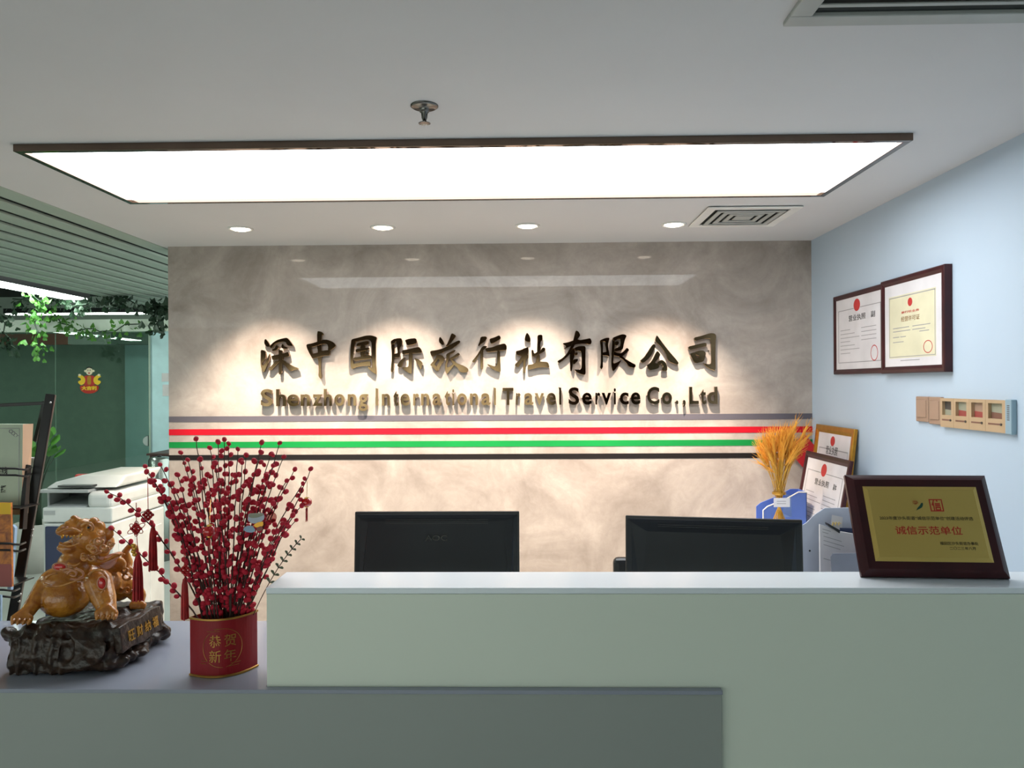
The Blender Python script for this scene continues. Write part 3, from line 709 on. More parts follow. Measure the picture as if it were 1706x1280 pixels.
for i in range(4):
    y0, y1 = ys[i + 2] - .0006, ys[i + 3] + .0006
    t = thing('switch_holder', 'beige framed plate with a %s coloured window on the right wall' % cols[i][2], 'switch', (XR, (y0 + y1) / 2, zb_), 'switch plates on the right wall')
    w = y0 - y1; zw0, zw1 = zb_ + .048, zt - .012
    wl, wr = y0 - w * .14, y1 + w * .16
    m = MB()
    m.bb(PW(y0, zw1), PW(y1, zt, .018)); m.bb(PW(y0, zb_), PW(y1, zw0, .018)); m.bb(PW(y0, zw0), PW(wl, zw1, .018)); m.bb(PW(wr, zw0), PW(y1, zw1, .018))
    m.build('frame', 'beige', t)
    m_ = zw0 + (zw1 - zw0) * .42
    MB().prism([PW(wl, m_, .006), PW(wr, m_ - .004, .006), PW(wr, zw1, .006), PW(wl, zw1, .006)], V((.006, 0, 0))).build('upper_card', cols[i][0], t)
    MB().prism([PW(wl, zw0, .006), PW(wr, zw0, .006), PW(wr, m_ - .004, .006), PW(wl, m_, .006)], V((.006, 0, 0))).build('lower_card', cols[i][1], t)
    MB().bb(PW(wl, zb_ + .026, .0186), PW(wr, zb_ + .032, .0180)).build('slot', 'cardb', t)
    MB().cyl(PW(wr + .004, zb_ + .029, .018), PW(wr + .004, zb_ + .029, .021), .0045, n=12).build('screw_knob', 'cardd', t)
t = thing('wall_cover', 'pale blue-grey end cover right of the beige switch plates', 'cover', (XR, ys[-2], zb_), 'switch plates on the right wall')
MB().bb(PW(ys[-2], zb_ - .003), PW(ys[-1] - .006, zt + .003, .02)).build('cover', 'blueg', t, bevel=.003)
m = MB()
for k in range(8): m.bb(PW(ys[-2] - .012, zt - .02 - k * .007, .0204), PW(ys[-1] + .004, zt - .017 - k * .007, .02))
m.build('vent_slots', 'cardd', t)

# ------------------------------------------------------------------ gold plaque on the counter
yb, ytp = at(1437, 966, 1).y, 0
p_bl = atz(1438, 967, zT); p_br = atz(1689, 968, zT)
yb = (p_bl.y + p_br.y) / 2; p_bl = V((p_bl.x, yb + .012, zT + .009)); p_br = V((p_br.x, yb - .006, zT + .009))
yt_ = yb + .115
tl = at(1411, 790, yt_ + .012); tr = at(1640, 789, yt_ - .012)
ux = ((p_br - p_bl).normalized() + (tr - tl).normalized()).normalized(); mid_b = (p_bl + p_br) / 2; mid_t = (tl + tr) / 2
ux.z = 0; ux.normalize(); uy = (mid_t - mid_b); uy -= ux * uy.dot(ux); hh = uy.length; uy.normalize(); ww = ((p_br - p_bl).length + (tr - tl).length) / 2
un = ux.cross(uy)
o = mid_b + uy * hh - ux * (ww / 2)
t = thing('award_plaque', 'gold award plaque in a dark mahogany frame standing on the counter end', 'plaque', mid_b)
def P(a, b, c=0): return o + ux * a - uy * b + un * c
m = MB(); rings = []
fw = .036
for (i, c) in ((0, -.022), (0, -.012), (.010, -.004), (.016, 0), (fw, 0), (fw, -.004), (fw, -.022)):
    rings.append([m.b.verts.new(p) for p in (P(i, i, c), P(ww - i, i, c), P(ww - i, hh - i, c), P(i, hh - i, c))])
for A, B in zip(rings, rings[1:] + rings[:1]):
    for j in range(4): m.b.faces.new((A[j], A[(j + 1) % 4], B[(j + 1) % 4], B[j]))
m.build('frame', 'mahog', t)
m = MB(); rr = []
for (i, c) in ((fw - .002, 0), (fw + .008, .004), (fw + .009, .0035)): rr.append([m.b.verts.new(p) for p in (P(i, i, c), P(ww - i, i, c), P(ww - i, hh - i, c), P(i, hh - i, c))])
for A, B in zip(rr, rr[1:]):
    for j in range(4): m.b.faces.new((A[j], A[(j + 1) % 4], B[(j + 1) % 4], B[j]))
m.b.faces.new(rr[-1])
m.build('gold_plate', 'brass', t)
bw, bh = ww - 2 * fw, hh - 2 * fw
Q = lambda a, b: P(fw + bw * a, fw + bh * b, .0036)
m = MB(); m.text('2023年度沙头街道“诚信示范单位”创建活动评选', Q(.50, .435), ux, uy, un, h=bh * .05, w=bw * .82); m.build('citation_text', 'plaqk', t)
m = MB(); m.text('诚信示范单位', Q(.50, .60), ux, uy, un, h=bh * .115, w=bw * .58, bold=.008); m.build('title_text', 'plaqr', t)
m = MB(); m.text('福田区沙头街道办事处', Q(.74, .77), ux, uy, un, h=bh * .045, w=bw * .33); m.text('二〇二三年八月', Q(.76, .835), ux, uy, un, h=bh * .042, w=bw * .22); m.build('issuer_text', 'plaqk', t)
# seal square with the character inside, flower-and-bird emblem
m = MB(); cx, cy, r = .615, .255, .058; ry = r * bw / bh
for (x0, x1, y0, y1) in ((-1, 1, -1, -.84), (-1, 1, .84, 1), (-1, -.84, -.84, .84), (.84, 1, -.84, .84)):
    m.prism([Q(cx + x0 * r, cy + y0 * ry), Q(cx + x1 * r, cy + y0 * ry), Q(cx + x1 * r, cy + y1 * ry), Q(cx + x0 * r, cy + y1 * ry)], un * .0005)
m.text('信', Q(cx, cy), ux, uy, un, h=bh * .165, w=bw * .082, bold=.025); m.build('red_seal', 'plaqr', t)
m = MB()
for k in range(5):
    a = k * 1.2566 + .3; m.ball(Q(.435 + .014 * math.cos(a), .215 + .02 * math.sin(a)), (.0042, .0042, .0006), 1)
m.build('flower_emblem', 'plaqr', t)
m = MB(); m.prism([Q(*q) for q in ((.428, .33), (.446, .29), (.47, .255), (.485, .225), (.50, .222), (.498, .25), (.485, .285), (.462, .305), (.445, .315))], un * .0005); m.build('bird_emblem', 'green', t)
MB().bar(P(ww / 2, hh * .35, -.024), V((mid_b.x, mid_b.y + .075, zT + .002)), .03, .006).build('easel_leg', 'mahog', t)

# ------------------------------------------------------------------ desk organisers and papers
def organiser(label, xl, xr, yfar, ynear, prof, z0, mside, mback):
    t = thing('file_organizer', label, 'file organizer', ((xl + xr) / 2, (yfar + ynear) / 2, z0))
    for yy in (yfar, ynear):
        pts = [V((xl + (xr - xl) * a, yy, z0 + b)) for a, b in prof]
        MB().prism(pts, V((0, .004, 0))).build('side_panel', mside, t, bevel=.001)
    MB().bb((xr - .004, ynear, z0), (xr, yfar, z0 + prof[2][1])).build('back_panel', mback, t)
    MB().bb((xl, ynear, z0), (xr, yfar, z0 + .004)).build('base', mside, t)
    MB().bb((xl, ynear + .004, z0), (xl + .004, yfar, z0 + .08)).build('front_lip', mside, t)
    return t
yo = 3.08
p0 = at(1333, 950, yo); p1 = at(1432, 848, yo)
zc_ = lambda v: at(1340, v, yo).z - zD
t = organiser('light grey desktop file organizer beside the gold plaque', p0.x, p1.x, yo, yo - .20, [(0, 0), (1, 0), (1, zc_(846)), (.42, zc_(847)), (.25, zc_(858)), (.10, zc_(872)), (0, zc_(878))], zD + .0005, 'lgrey', 'mgrey')
# near side panel is lower; papers stand between the panels
for o_ in [c for c in t.children if c.name.startswith('side_panel')][1:]:
    bpy.data.objects.remove(o_)
yn = yo - .20
a = at(1384, 952, yn); b = at(1440, 922, yn)
MB().prism([V((a.x + .01, yn, zD)), V((p1.x, yn, zD)), V((p1.x, yn, b.z)), V((a.x + .008, yn, b.z)), V((a.x, yn, b.z - .012))], V((0, .004, 0))).build('near_panel', 'mgrey', t, bevel=.001)
MB().cyl((at(1349, 918, yo).x, yo - .0005, at(1349, 918, yo).z), (at(1349, 918, yo).x, yo + .001, at(1349, 918, yo).z), .004, n=12).build('rivet', 'black', t)
t = thing('paper_stack', 'white printed papers held by a black binder clip in the grey organizer', 'papers', (1.3, yo - .05, zD))
q = [at(1367, 985, yo - .05), at(1434, 985, yo - .05), at(1434, 892, yo - .05), at(1400, 886, yo - .05), at(1366, 874, yo - .05)]
for v in q[:2]: v.z = zD + .006
MB().prism(q, V((0, .012, 0))).build('sheets', 'paper', t)
m = MB(); S = lambda u, v: at(u, v, yo - .05) - V((0, .0006, 0))
for u, v, l in ((1370, 881, 14), (1370, 886, 10), (1372, 893, 30), (1372, 900, 34), (1372, 907, 28), (1372, 930, 20)): m.prism([S(u, v), S(u + l, v + l * .3), S(u + l, v + 1 + l * .3), S(u, v + 1)], V((0, .0004, 0)))
m.build('text_lines', 'inkl', t)
c0 = at(1384, 878, yo - .055); c1 = at(1397, 884, yo - .055)
m = MB(); m.prism([at(1379, 872, yo - .06), at(1400, 884, yo - .06), at(1399, 889, yo - .06), at(1380, 876, yo - .06)], V((0, .028, 0))); m.build('binder_clip', 'black', t)
t = thing('note_card', 'small clear card with yellow markings clipped behind the papers', 'card', at(1390, 880, yo - .02))
m = MB(); m.prism([at(1384, 884, yo - .02), at(1402, 892, yo - .02), at(1404, 862, yo - .02), at(1386, 858, yo - .02)], V((0, .001, 0))); m.build('card', 'paper', t)
m = MB()
for k in range(3): m.tube([at(1387 + k * 5, 876, yo - .021), at(1388 + k * 5, 870, yo - .021), at(1391 + k * 5, 873, yo - .021)], .0012, 6)
m.build('markings', 'ylw', t)
t = thing('navy_folder', 'navy blue folder standing in the grey organizer', 'folder', (1.36, yo - .02, zD))
q = [at(1400, 985, yo - .03), at(1429, 985, yo - .03), at(1429, 881, yo - .03), at(1400, 880, yo - .03)]
for v in q[:2]: v.z = zD + .006
MB().prism(q, V((0, .006, 0))).build('cover', 'navy', t)
yo = 4.28
p0 = at(1260, 862, yo); p1 = at(1331, 815, yo); zc_ = lambda v: at(1300, v, yo).z - zD
organiser('blue file organizer with white edges behind the wheat bouquet', p0.x, p1.x, yo, yo - .12, [(0, 0), (1, 0), (1, zc_(815)), (.80, zc_(815)), (.52, zc_(826)), (.10, zc_(838)), (0, zc_(844))], zD + .0005, 'blue', 'blue')
o_ = [o for o in bpy.data.objects if o.name.startswith('file_organizer')][-1]
for yy in (yo - .125,):
    pts = [V((p0.x + (p1.x - p0.x) * a, yy, zD + b)) for a, b in [(1, zc_(815)), (.80, zc_(815)), (.52, zc_(826)), (.10, zc_(838)), (0, zc_(844)), (0, zc_(880))]]
    MB().tube(pts, .0035, 8).build('edge_band', 'trimw', o_)

# ------------------------------------------------------------------ wheat bouquet
yw_ = 4.0
nk = at(1298, 822, yw_); bs = V((nk.x, yw_, zD))
t = thing('wheat_bouquet', 'tied bunch of golden dried wheat with a white card by the back wall', 'dried bouquet', bs)
rnd = random.Random(3)
tips = []
for k in range(74):
    u = rnd.uniform(1259, 1336); v = 714 + ((u - 1300) / 42) ** 2 * 24 + abs(rnd.gauss(0, 18)); tips.append((u, v))
tips += [(1328, 700), (1346, 708), (1350, 722), (1320, 712)]
for k, (u, v) in enumerate(tips):
    a = rnd.uniform(0, 6.28); r = rnd.uniform(0, .024)
    dy = rnd.uniform(-.07, .07)
    tip = at(u, v, yw_ + dy); n0 = nk + V((math.cos(a) * r * 1.1, math.sin(a) * r, 0)); b0 = bs + V((-math.cos(a) * r * 4.4 + rnd.uniform(-.01, .01), -math.sin(a) * r * 2.2, .003))
    path = bez(b0, (b0 + n0) / 2, n0, 4)[:-1] + bez(n0, n0 + (tip - n0) * .5 + V((0, 0, .05)), tip, 8)
    st = MB().tube(path, .0013, 5).build('stalk', 'wheat', t, smooth=True)
    L_ = .10
    q = [path[-1]]; back = [p for p in path[::-1]]
    d = (path[-1] - path[-2]).normalized()
    m = MB(); ep = [tip - d * L_ * (1 - f) for f in (0, .2, .45, .7, .9, 1.0)]
    m.tube(ep, [.003, .0062, .0072, .006, .004, .001], 7)
    for j in range(14):
        f = j / 14; pp = tip - d * L_ * (1 - f); a2 = j * 2.4; sd = d.orthogonal(); sd.rotate(Matrix.Rotation(a2, 3, d))
        m.tube([pp, pp + d * .03 + sd * .010, pp + d * .055 + sd * .016], [.0018, .0009, .0004], 4)
    e_ = m.build('ear', 'ear', t); e_.parent = st
m = MB()
for k in range(3): m.tube([nk + V((math.cos(a) * .033, math.sin(a) * .033, -.004 + .004 * k)) for a in [i * 2 * math.pi / 24 for i in range(24)]], .002, 6, closed=True)
m.build('tie_band', 'gold', t, smooth=True)
c0 = at(1289, 830, yw_ - .045); c1 = at(1316, 845, yw_ - .045)
cardo = MB().bb((c0.x, yw_ - .046, c1.z), (c1.x, yw_ - .044, c0.z)).build('label_card', 'paper', t)
m = MB()
for k in range(2): m.bb((c0.x + .015, yw_ - .0466, c0.z - .018 - k * .012), (c1.x - .02, yw_ - .046, c0.z - .015 - k * .012))
o_ = m.build('text_lines', 'inkl', t); o_.parent = cardo
m = MB(); m.prism([at(1304, 862, yw_ - .04), at(1319, 862, yw_ - .04), at(1318, 826, yw_ - .04), at(1308, 822, yw_ - .04)], V((0, .0006, 0))); m.build('clear_tag', 'clear', t)

# ------------------------------------------------------------------ copier
cx0, cx1, cy0, cy1 = -2.565, at(187, 860, 4.0).x, 4.0, 4.58
zl = lambda v, Y=cy0: at(120, v, Y).z
t = thing('office_copier', 'white and navy office copier standing left of the stone wall', 'copier', ((cx0 + cx1) / 2, (cy0 + cy1) / 2, 0))
zb1 = zl(871)
MB().bb((cx0, cy0 + .005, .03), (cx1, cy1, zb1 - .004)).build('lower_body', 'copw', t, bevel=.01)
xs = at(74, 850, cy0).x; xm = at(143, 850, cy0).x
MB().bb((cx0 + .015, cy0 - .004, .52), (cx1 - .05, cy0 + .01, zb1 - .02)).build('front_door', 'navy', t, bevel=.006)
for k in range(2):
    dr = MB().bb((cx0 + .015, cy0 - .006, .08 + k * .21), (cx1 - .05, cy0 + .01, .27 + k * .21)).build('paper_drawer', 'navy', t, bevel=.006)
    h_ = MB().bb(((cx0 + cx1) / 2 - .09, cy0 - .012, .22 + k * .21), ((cx0 + cx1) / 2 + .05, cy0 - .004, .235 + k * .21)).build('handle', 'copg', t); h_.parent = dr
for k in range(3):
    MB().bb((cx1 - .002, cy0 + .06 + k * .17, .12), (cx1 + .004, cy0 + .2 + k * .17, zb1 - .1)).build('side_panel', 'copw', t, bevel=.003)
# upper body: a tray bay between a left post and the right block
zb2 = zl(820)
MB().bb((cx0, cy0, zb1), (cx1, cy1, zl(846))).build('mid_body', 'copw', t, bevel=.008)
MB().bb((xm, cy0, zl(846) - .01), (cx1, cy1, zb2)).build('right_block', 'copw', t, bevel=.03, seg=4)
MB().bb((cx0, cy0 + .04, zl(846) - .01), (xs, cy1, zb2)).build('left_post', 'copg', t, bevel=.01)
MB().bb((xs, cy0 + .22, zl(846) - .01), (xm, cy1, zb2)).build('bay_back', 'black', t)
MB().box(((xs + xm) / 2, cy0 + .12, zl(846) + .012), (xm - xs - .01, .22, .012), Matrix.Rotation(.12, 3, 'X')).build('output_tray', 'copg', t, bevel=.003)
MB().bb((cx0 - .015, cy0 - .01, zb2 - .004), (xm + .02, cy1, zl(816))).build('scanner_base', 'copg', t, bevel=.004)
m = MB(); m.prism([V((cx0, cy0 + .02, zl(815))), V((cx1, cy0 + .05, zl(815))), V((cx1, cy0 + .14, zl(797))), V((cx0 + .13, cy0 + .14, zl(797))), V((cx0 + .03, cy0 + .06, zl(806)))], V((0, cy1 - cy0 - .16, 0)))
m.build('document_feeder', 'copw', t, bevel=.012, seg=3)
MB().bb((cx0 + .08, cy0 + .005, zl(812)), (cx0 + .26, cy0 + .06, zl(809.5))).build('feed_slot', 'black', t)
MB().bb((cx0 + .01, cy0 - .003, zl(858)), (cx0 + .07, cy0 + .01, zl(851))).build('vent_panel', 'copg', t)
a = at(262, 766, 4.3)
# ------------------------------------------------------------------ glass partition, sticker, door lock
t = thing('glass_partition', 'tinted frameless glass partition and door of the rear office', 'glass partition', (-5.5, YG, 0))
MB().bb((-9, YG - .006, 0), (at(92, 650, YG).x, YG + .006, gz)).build('fixed_pane', 'glass', t)
MB().bb((at(92, 650, YG).x + .006, YG - .006, .01), (gx1, YG + .006, gz - .004)).build('door_pane', 'glass', t)
MB().bb((gx1 + .002, YG - .008, 0), (gx1 + .016, YG + .008, gz)).build('edge_seal', 'offd', t)
p = at(242, 735, YG - .02)
m = MB(); n = 24; r = .055
m.prism([V((gx1 - .005 - r * math.sin(math.pi * k / n), p.y, p.z + r * math.cos(math.pi * k / n))) for k in range(n + 1)], V((0, .04, 0))); m.build('lock', 'steel', t, bevel=.004)
# festive sticker: a smiling child in yellow and red over a small red banner
c = at(149, 634, YG - .012); sc_ = YG / FPX / 18.3
t = thing('festive_sticker', 'yellow and red festive cut-out figure stuck on the green glass', 'sticker', c)
def SP(x, y, k=0): return c + V(((x - 605) * sc_, -.002 * k, -(y - 690) * sc_))
def blob(pts, name, mm, k):
    m = MB(); m.prism([SP(x, y, k) for x, y in chaikin(pts)], V((0, .003, 0))); return m.build(name, mm, t)
def ell(cx, cy, rx, ry, n=20): return [(cx + rx * math.cos(i * 2 * math.pi / n), cy + ry * math.sin(i * 2 * math.pi / n)) for i in range(n)]
blob([(440,540),(760,540),(800,700),(780,840),(420,840),(400,700)], 'body', 'inkr', 0)
blob([(540,550),(660,550),(660,820),(540,820)], 'apron', 'goldf', 1)
for s_ in (1, -1):
    f = lambda x: 605 + s_ * (x - 605)
    blob([(f(240),580),(f(290),520),(f(380),530),(f(470),620),(f(480),720),(f(430),800),(f(340),840),(f(250),760),(f(260),710),(f(350),680),(f(330),620)], 'sleeve', 'ylw', 1)
    blob(ell(f(305), 525, 42, 34), 'hand', 'skin', 2)
    blob(ell(f(480), 400, 36, 34), 'ear', 'skin', 1)
    blob(ell(f(570), 375, 12, 16), 'eye', 'ink', 4)
blob(ell(605, 410, 105, 115), 'face', 'skin', 2)
blob([(510,330),(530,285),(605,265),(680,285),(700,330),(605,300)], 'hair', 'black', 3)
blob(ell(605, 465, 26, 20), 'mouth', 'inkr', 4)
blob([(330,840),(880,840),(900,920),(860,1010),(740,1080),(600,1100),(460,1080),(350,1010),(310,920)], 'banner', 'plaqr', 2)
m = MB(); m.text('大吉利', SP(600, 930, 3.2), X, Z, -Yv, h=130 * sc_, w=470 * sc_, bold=.05); m.build('banner_text', 'ylw', t)
# papers on the blue side wall
for k, (u0, v0, u1, v1) in enumerate(((269.5, 622, 280, 636), (271, 641, 280, 660))):
    a = at(u0, v0, YG + .015); b = at(u1 + 2, v1, YG + .015)
    t = thing('wall_notice', 'white paper notice on the light blue wall, %s of two' % ('upper', 'lower')[k], 'notice', ((a.x + b.x) / 2, YG + .02, b.z), 'notices on the light blue wall')
    MB().bb((a.x, YG + .012, b.z), (b.x, YG + .0195, a.z)).build('paper', 'paper', t)
a = at(249, 759, 7.3); b = at(281, 759, 7.3)
t = thing('side_cabinet', 'dark brown cabinet against the light blue wall', 'cabinet', ((a.x + b.x) / 2, 7.5, 0))
MB().bb((a.x, 7.3, 0), (b.x + .5, 7.9, a.z)).build('body', 'brownc', t, bevel=.004)
MB().bb((a.x - .02, 7.28, a.z), (b.x + .52, 7.9, a.z + .02)).build('top', 'brownc', t, bevel=.003)
p = at(266, 830, 7.0); pt = at(266, 761, 7.0)
t = thing('water_urn', 'stainless steel urn standing before the brown cabinet', 'urn', (p.x, 7.0, 0))
MB().lathe((p.x, 7.0, 0), [(0, 0), (.10, 0), (.10, .5), (.095, .52), (.095, pt.z - .03), (.08, pt.z - .005), (.0, pt.z)], 32).build('body', 'steel', t, smooth=True)
MB().lathe((p.x, 7.0, pt.z - .002), [(0, 0), (.02, 0), (.018, .015), (0, .018)], 20).build('lid_knob', 'black', t, smooth=True)

# ------------------------------------------------------------------ office lamps and vines
lm = mat('office_lamp_diffuser', (255, 255, 250), .4, emit=(235, 255, 240), es=14)
def linear_lamp(label, p0, p1, w):
    p0 = V(p0); p1 = V(p1); t = thing('linear_ceiling_lamp', label, 'ceiling lamp', (p0 + p1) / 2, 'linear lamps of the open office'); d = (p1 - p0).normalized(); s_ = d.cross(Z)
    MB().bar(p0 + Z * .035, p1 + Z * .035, w + .03, .06, side=s_).build('housing', 'black', t, bevel=.004)
    MB().bar(p0 + d * .02, p1 - d * .02, w, .012, side=s_).build('diffuser', lm, t)
    for f in (.2, .8):
        q = p0.lerp(p1, f); MB().cyl(q + Z * .06, V((q.x, q.y, 2.95)), .004, n=8).build('hanger_wire', 'blackm', t)
linear_lamp('near linear lamp slanting in at the left edge above the vines', atz(-60, 462, 2.44), atz(130, 499, 2.44), .20)
a = at(12, 524, 9.3); b = at(250, 522, 9.3)
linear_lamp('added unseen linear lamp over the open office beyond the left edge', (-5.7, .2, 2.44), (-5.7, 3.4, 2.44), .2)  # added out of view to light the office floor and ceiling strips
linear_lamp('added unseen linear lamp over the open office beyond the left edge', (-7.2, 2.0, 2.44), (-7.2, 5.2, 2.44), .2)  # second added lamp out of view, same fill for the office
linear_lamp('far horizontal linear lamp beyond the glass partition', (a.x, 9.3, a.z), (b.x, 9.3, b.z), .12)

def vine(label, pts, Y, n, mm, size, seed):
    r = random.Random(seed); P_ = [at(u, v, Y + r.uniform(-.05, .05)) for u, v in pts]
    t = thing('hanging_vine', label, 'vine', P_[0], 'vines over the glass partition')
    path = []
    for a, b in zip(P_, P_[1:]):
        path += [a.lerp(b, f) + V((r.uniform(-.02, .02), r.uniform(-.03, .03), r.uniform(-.02, .02))) for f in (0, .34, .67)]
    path.append(P_[-1])
    MB().tube(path, .006, 6).build('stem', 'leafd', t, smooth=True)
    m = MB()
    for k in range(n):
        i = r.randrange(len(path) - 1); p = path[i].lerp(path[i + 1], r.random()) + V((r.gauss(0, .05), max(-.09, min(.09, r.gauss(0, .04))), r.gauss(-.03, .045)))
        s_ = size * r.uniform(.6, 1.3); R_ = Matrix.Rotation(r.uniform(0, 6.28), 3, 'Z') @ Matrix.Rotation(r.uniform(.5, 1.7), 3, 'X') @ Matrix.Rotation(r.uniform(-.6, .6), 3, 'Y')
        sh = [(0, -.1), (.35, -.3), (.6, .1), (.35, .55), (0, 1.0), (-.35, .55), (-.6, .1), (-.35, -.3)]
        c_ = m.b.verts.new(p + R_ @ V((0, .25 * s_, .10 * s_))); ring = [m.b.verts.new(p + R_ @ V((x * s_, y * s_, 0))) for x, y in sh]
        for j in range(8): m.b.faces.new((c_, ring[j], ring[(j + 1) % 8]))
    m.build('foliage', mm, t)
vine('bright green vine trailing down before the near lamp', [(52, 488), (66, 500), (62, 530), (66, 560), (60, 590)], 6.75, 100, 'leafy', .044, 1)
vine('dark vine bunched on the ceiling strips beside the stone wall', [(168, 498), (190, 494), (215, 502), (250, 512), (282, 508)], 7.05, 130, 'leafd', .052, 2)
vine('yellow-green vine draped along the bulkhead top', [(88, 520), (102, 540), (130, 548), (165, 552), (235, 540)], 7.84, 110, 'leafy', .042, 3)
vine('dark vine hanging at the stone wall edge', [(256, 500), (262, 530), (258, 552), (280, 545)], 7.45, 46, 'leafd', .055, 4)
vine('grey-green vine drooping at the far left edge', [(-10, 515), (10, 540), (14, 575), (28, 582)], 7.1, 70, 'leafd', .045, 5)
vine('sparse vine crossing between the two lamps', [(20, 500), (60, 492), (110, 510), (140, 505), (165, 512)], 7.3, 70, 'leafd', .045, 6)

# potted plant in the office
p = at(62, 770, 6.6); 
t = thing('potted_plant', 'leafy green plant in a pale planter behind the brochure rack', 'potted plant', (p.x, 6.6, 0))
MB().lathe((p.x, 6.6, 0), [(0, 0), (.14, 0), (.18, .42), (.165, .42), (.15, .38), (0, .38)], 32).build('planter', 'terra', t, smooth=True)
r = random.Random(5); ms = MB(); mf = MB()
for k in range(20):
    a = r.uniform(0, 6.28); tip = V((p.x + math.cos(a) * r.uniform(.03, .16), 6.6 + math.sin(a) * .14, r.uniform(.92, 1.14)))
    path = bez(V((p.x + r.uniform(-.04, .04), 6.6, .38)), V((p.x, 6.6, .8)), tip, 6); ms.tube(path, .005, 5)
    d = (tip - V((p.x, 6.6, .8))).normalized(); sd = d.cross(Z).normalized()
    c_ = [tip + d * f * .17 + sd * g * .05 + V((0, 0, -abs(g) * .012 - f * f * .05)) for f, g in ((0, 0), (.25, .7), (.55, 1), (.85, .5), (1, 0), (.85, -.5), (.55, -1), (.25, -.7))]
    mf.face(c_)
ms.build('stems', 'leafd', t, smooth=True); mf.build('foliage', 'leafy', t)

# ------------------------------------------------------------------ brochure rack
t = thing('brochure_rack', 'black metal tilted brochure rack at the left edge before the copier', 'brochure rack', (-1.9, 2.7, 0))
pt_ = at(85, 657, 2.62); pb = at(24, 1015, 2.53); dv = (pb - pt_); pfl = pt_ + dv * ((pt_.z - .0) / (pt_.z - pb.z))
sd_ = V((1, 0, 0))
MB().bar(pt_, pfl, .030, .022, side=V((1, .35, 0))).build('post', 'blackm', t, bevel=.003)
off = V((-.62, .04, -.02))
MB().bar(pt_ + off, V((pfl.x + off.x, pfl.y + off.y, 0)), .030, .022, side=V((1, .35, 0))).build('post', 'blackm', t, bevel=.003)
MB().bar(pt_ + V((-.01, .01, -.03)), pt_ + off + V((0, .01, -.035)), .016, .012, side=Yv).build('top_bar', 'blackm', t, bevel=.002)
MB().bar(at(76, 668, 2.64), at(60, 735, 2.66), .020, .012, side=Yv).build('back_brace', 'blackm', t, bevel=.002)
MB().bar(at(46, 775, 2.55), at(38, 882, 2.50), .022, .014, side=Yv).build('side_rail', 'blackm', t, bevel=.002)
for k, v in enumerate((783, 908, 985)):
    r_ = MB()
    Yk = 2.50 - k * .05
    xx = (46, 36, 26)[k]
    for dv_ in (0, 11):
        r_.tube([at(xx + 6, v + dv_ - 4, Yk + .05), at(xx - 3, v + dv_, Yk - .02), at(xx - 20, v + dv_ - 2, Yk - .05), at(-60, v + dv_ - 3, Yk - .05), at(-200, v + dv_ - 3, Yk - .05)], .0035, 8)
    r_.build('shelf_wire', 'blackm', t, smooth=True)
    MB().bb((at(-220, v, Yk).x, Yk - .05, at(0, v + 60, Yk).z - .004), (at(xx + 4, v, Yk).x, Yk + .05, at(0, v + 60, Yk).z)).build('shelf_tray', 'blackm', t)
for (u, v) in ((83, 671), (54, 883), (52, 893), (33, 990), (31, 1002)):
    MB().ball(at(u + 1, v, 2.62 - (v - 657) * .00025 - .014), .0042, 2).build('screw', 'chrome', t, smooth=True)
def slab(name, label, cat, quad, th, mm, mside=None, group=None):
    q = [at(u, v, y) for u, v, y in quad]
    t_ = thing(name, label, cat, (q[2] + q[3]) / 2, group)
    MB().prism(q, V((0, th, 0))).build('cover', mm, t_)
    return t_, q
tb, q = slab('route_board', 'pale green menu board with black characters on the top shelf of the rack', 'board', [(-150, 707, 2.545), (38, 707, 2.545), (36, 858, 2.51), (-150, 858, 2.51)], .03, 'board')
MB().prism([q[1] + V((.0003, 0, 0)), q[1] + V((.016, .03, 0)), q[2] + V((.002, .03, 0)), q[2] + V((.0003, 0, 0))], V((0, .0005, 0))).build('peach_edge', 'boards', tb)
ux = X; uy = (q[1] - q[2]).normalized(); un = ux.cross(uy)
for nm, cs in (('upper_characters', (('热', -4, 784), ('线', 7.5, 784))), ('lower_characters', (('支', -5, 815), ('援', 6, 815)))):
    m = MB()
    for ch, u_, v_ in cs: m.text(ch, at(u_, v_, 2.545 - (v_ - 707) / 151 * .035 - .0012), ux, uy, un, h=.024, w=.020, bold=.012)
    m.build(nm, 'ink', tb)
m = MB()
for a_, b_ in (((-140, 714), (32, 714)), ((32, 714), (31, 850))): m.tube([at(a_[0], a_[1], 2.541), at(b_[0], b_[1], 2.541 if b_[1] < 800 else 2.508)], .0008, 6)
for k in range(4): m.tube([at(30 - k * 4 + 3 * math.cos(j), 719 + (3 - k) * 3.2 + 3 * math.sin(j), 2.541) for j in range(7)], .0012, 5)
m.build('corner_ornament', 'inkl', tb)
tb, q = slab('brochure', 'orange brochure with a yellow top on the middle shelf of the rack', 'brochure', [(-90, 838, 2.43), (18, 838, 2.43), (20, 978, 2.38), (-90, 978, 2.38)], .008, 'orange')
MB().prism([at(-90, 838, 2.4295), at(18, 838, 2.4295), at(18, 857, 2.4225), at(-90, 857, 2.4225)], V((0, -.0006, 0))).build('yellow_band', 'yellow', tb)
MB().prism([at(-90, 940, 2.393), at(19, 940, 2.393), at(20, 978, 2.3795), at(-90, 978, 2.3795)], V((0, -.0006, 0))).build('red_band', 'cardr', tb)
tb, q = slab('brochure', 'pale blue spined brochure right of the orange one in the rack', 'brochure', [(20.5, 875, 2.425), (25, 880, 2.425), (18, 984, 2.385), (12, 984, 2.385)], .012, 'lblue')
tb, q = slab('leaflet', 'white crumpled leaflet with a red band behind the rack post', 'leaflet', [(48, 770, 2.60), (58, 763, 2.60), (57, 838, 2.57), (49, 838, 2.57)], .02, 'paper')
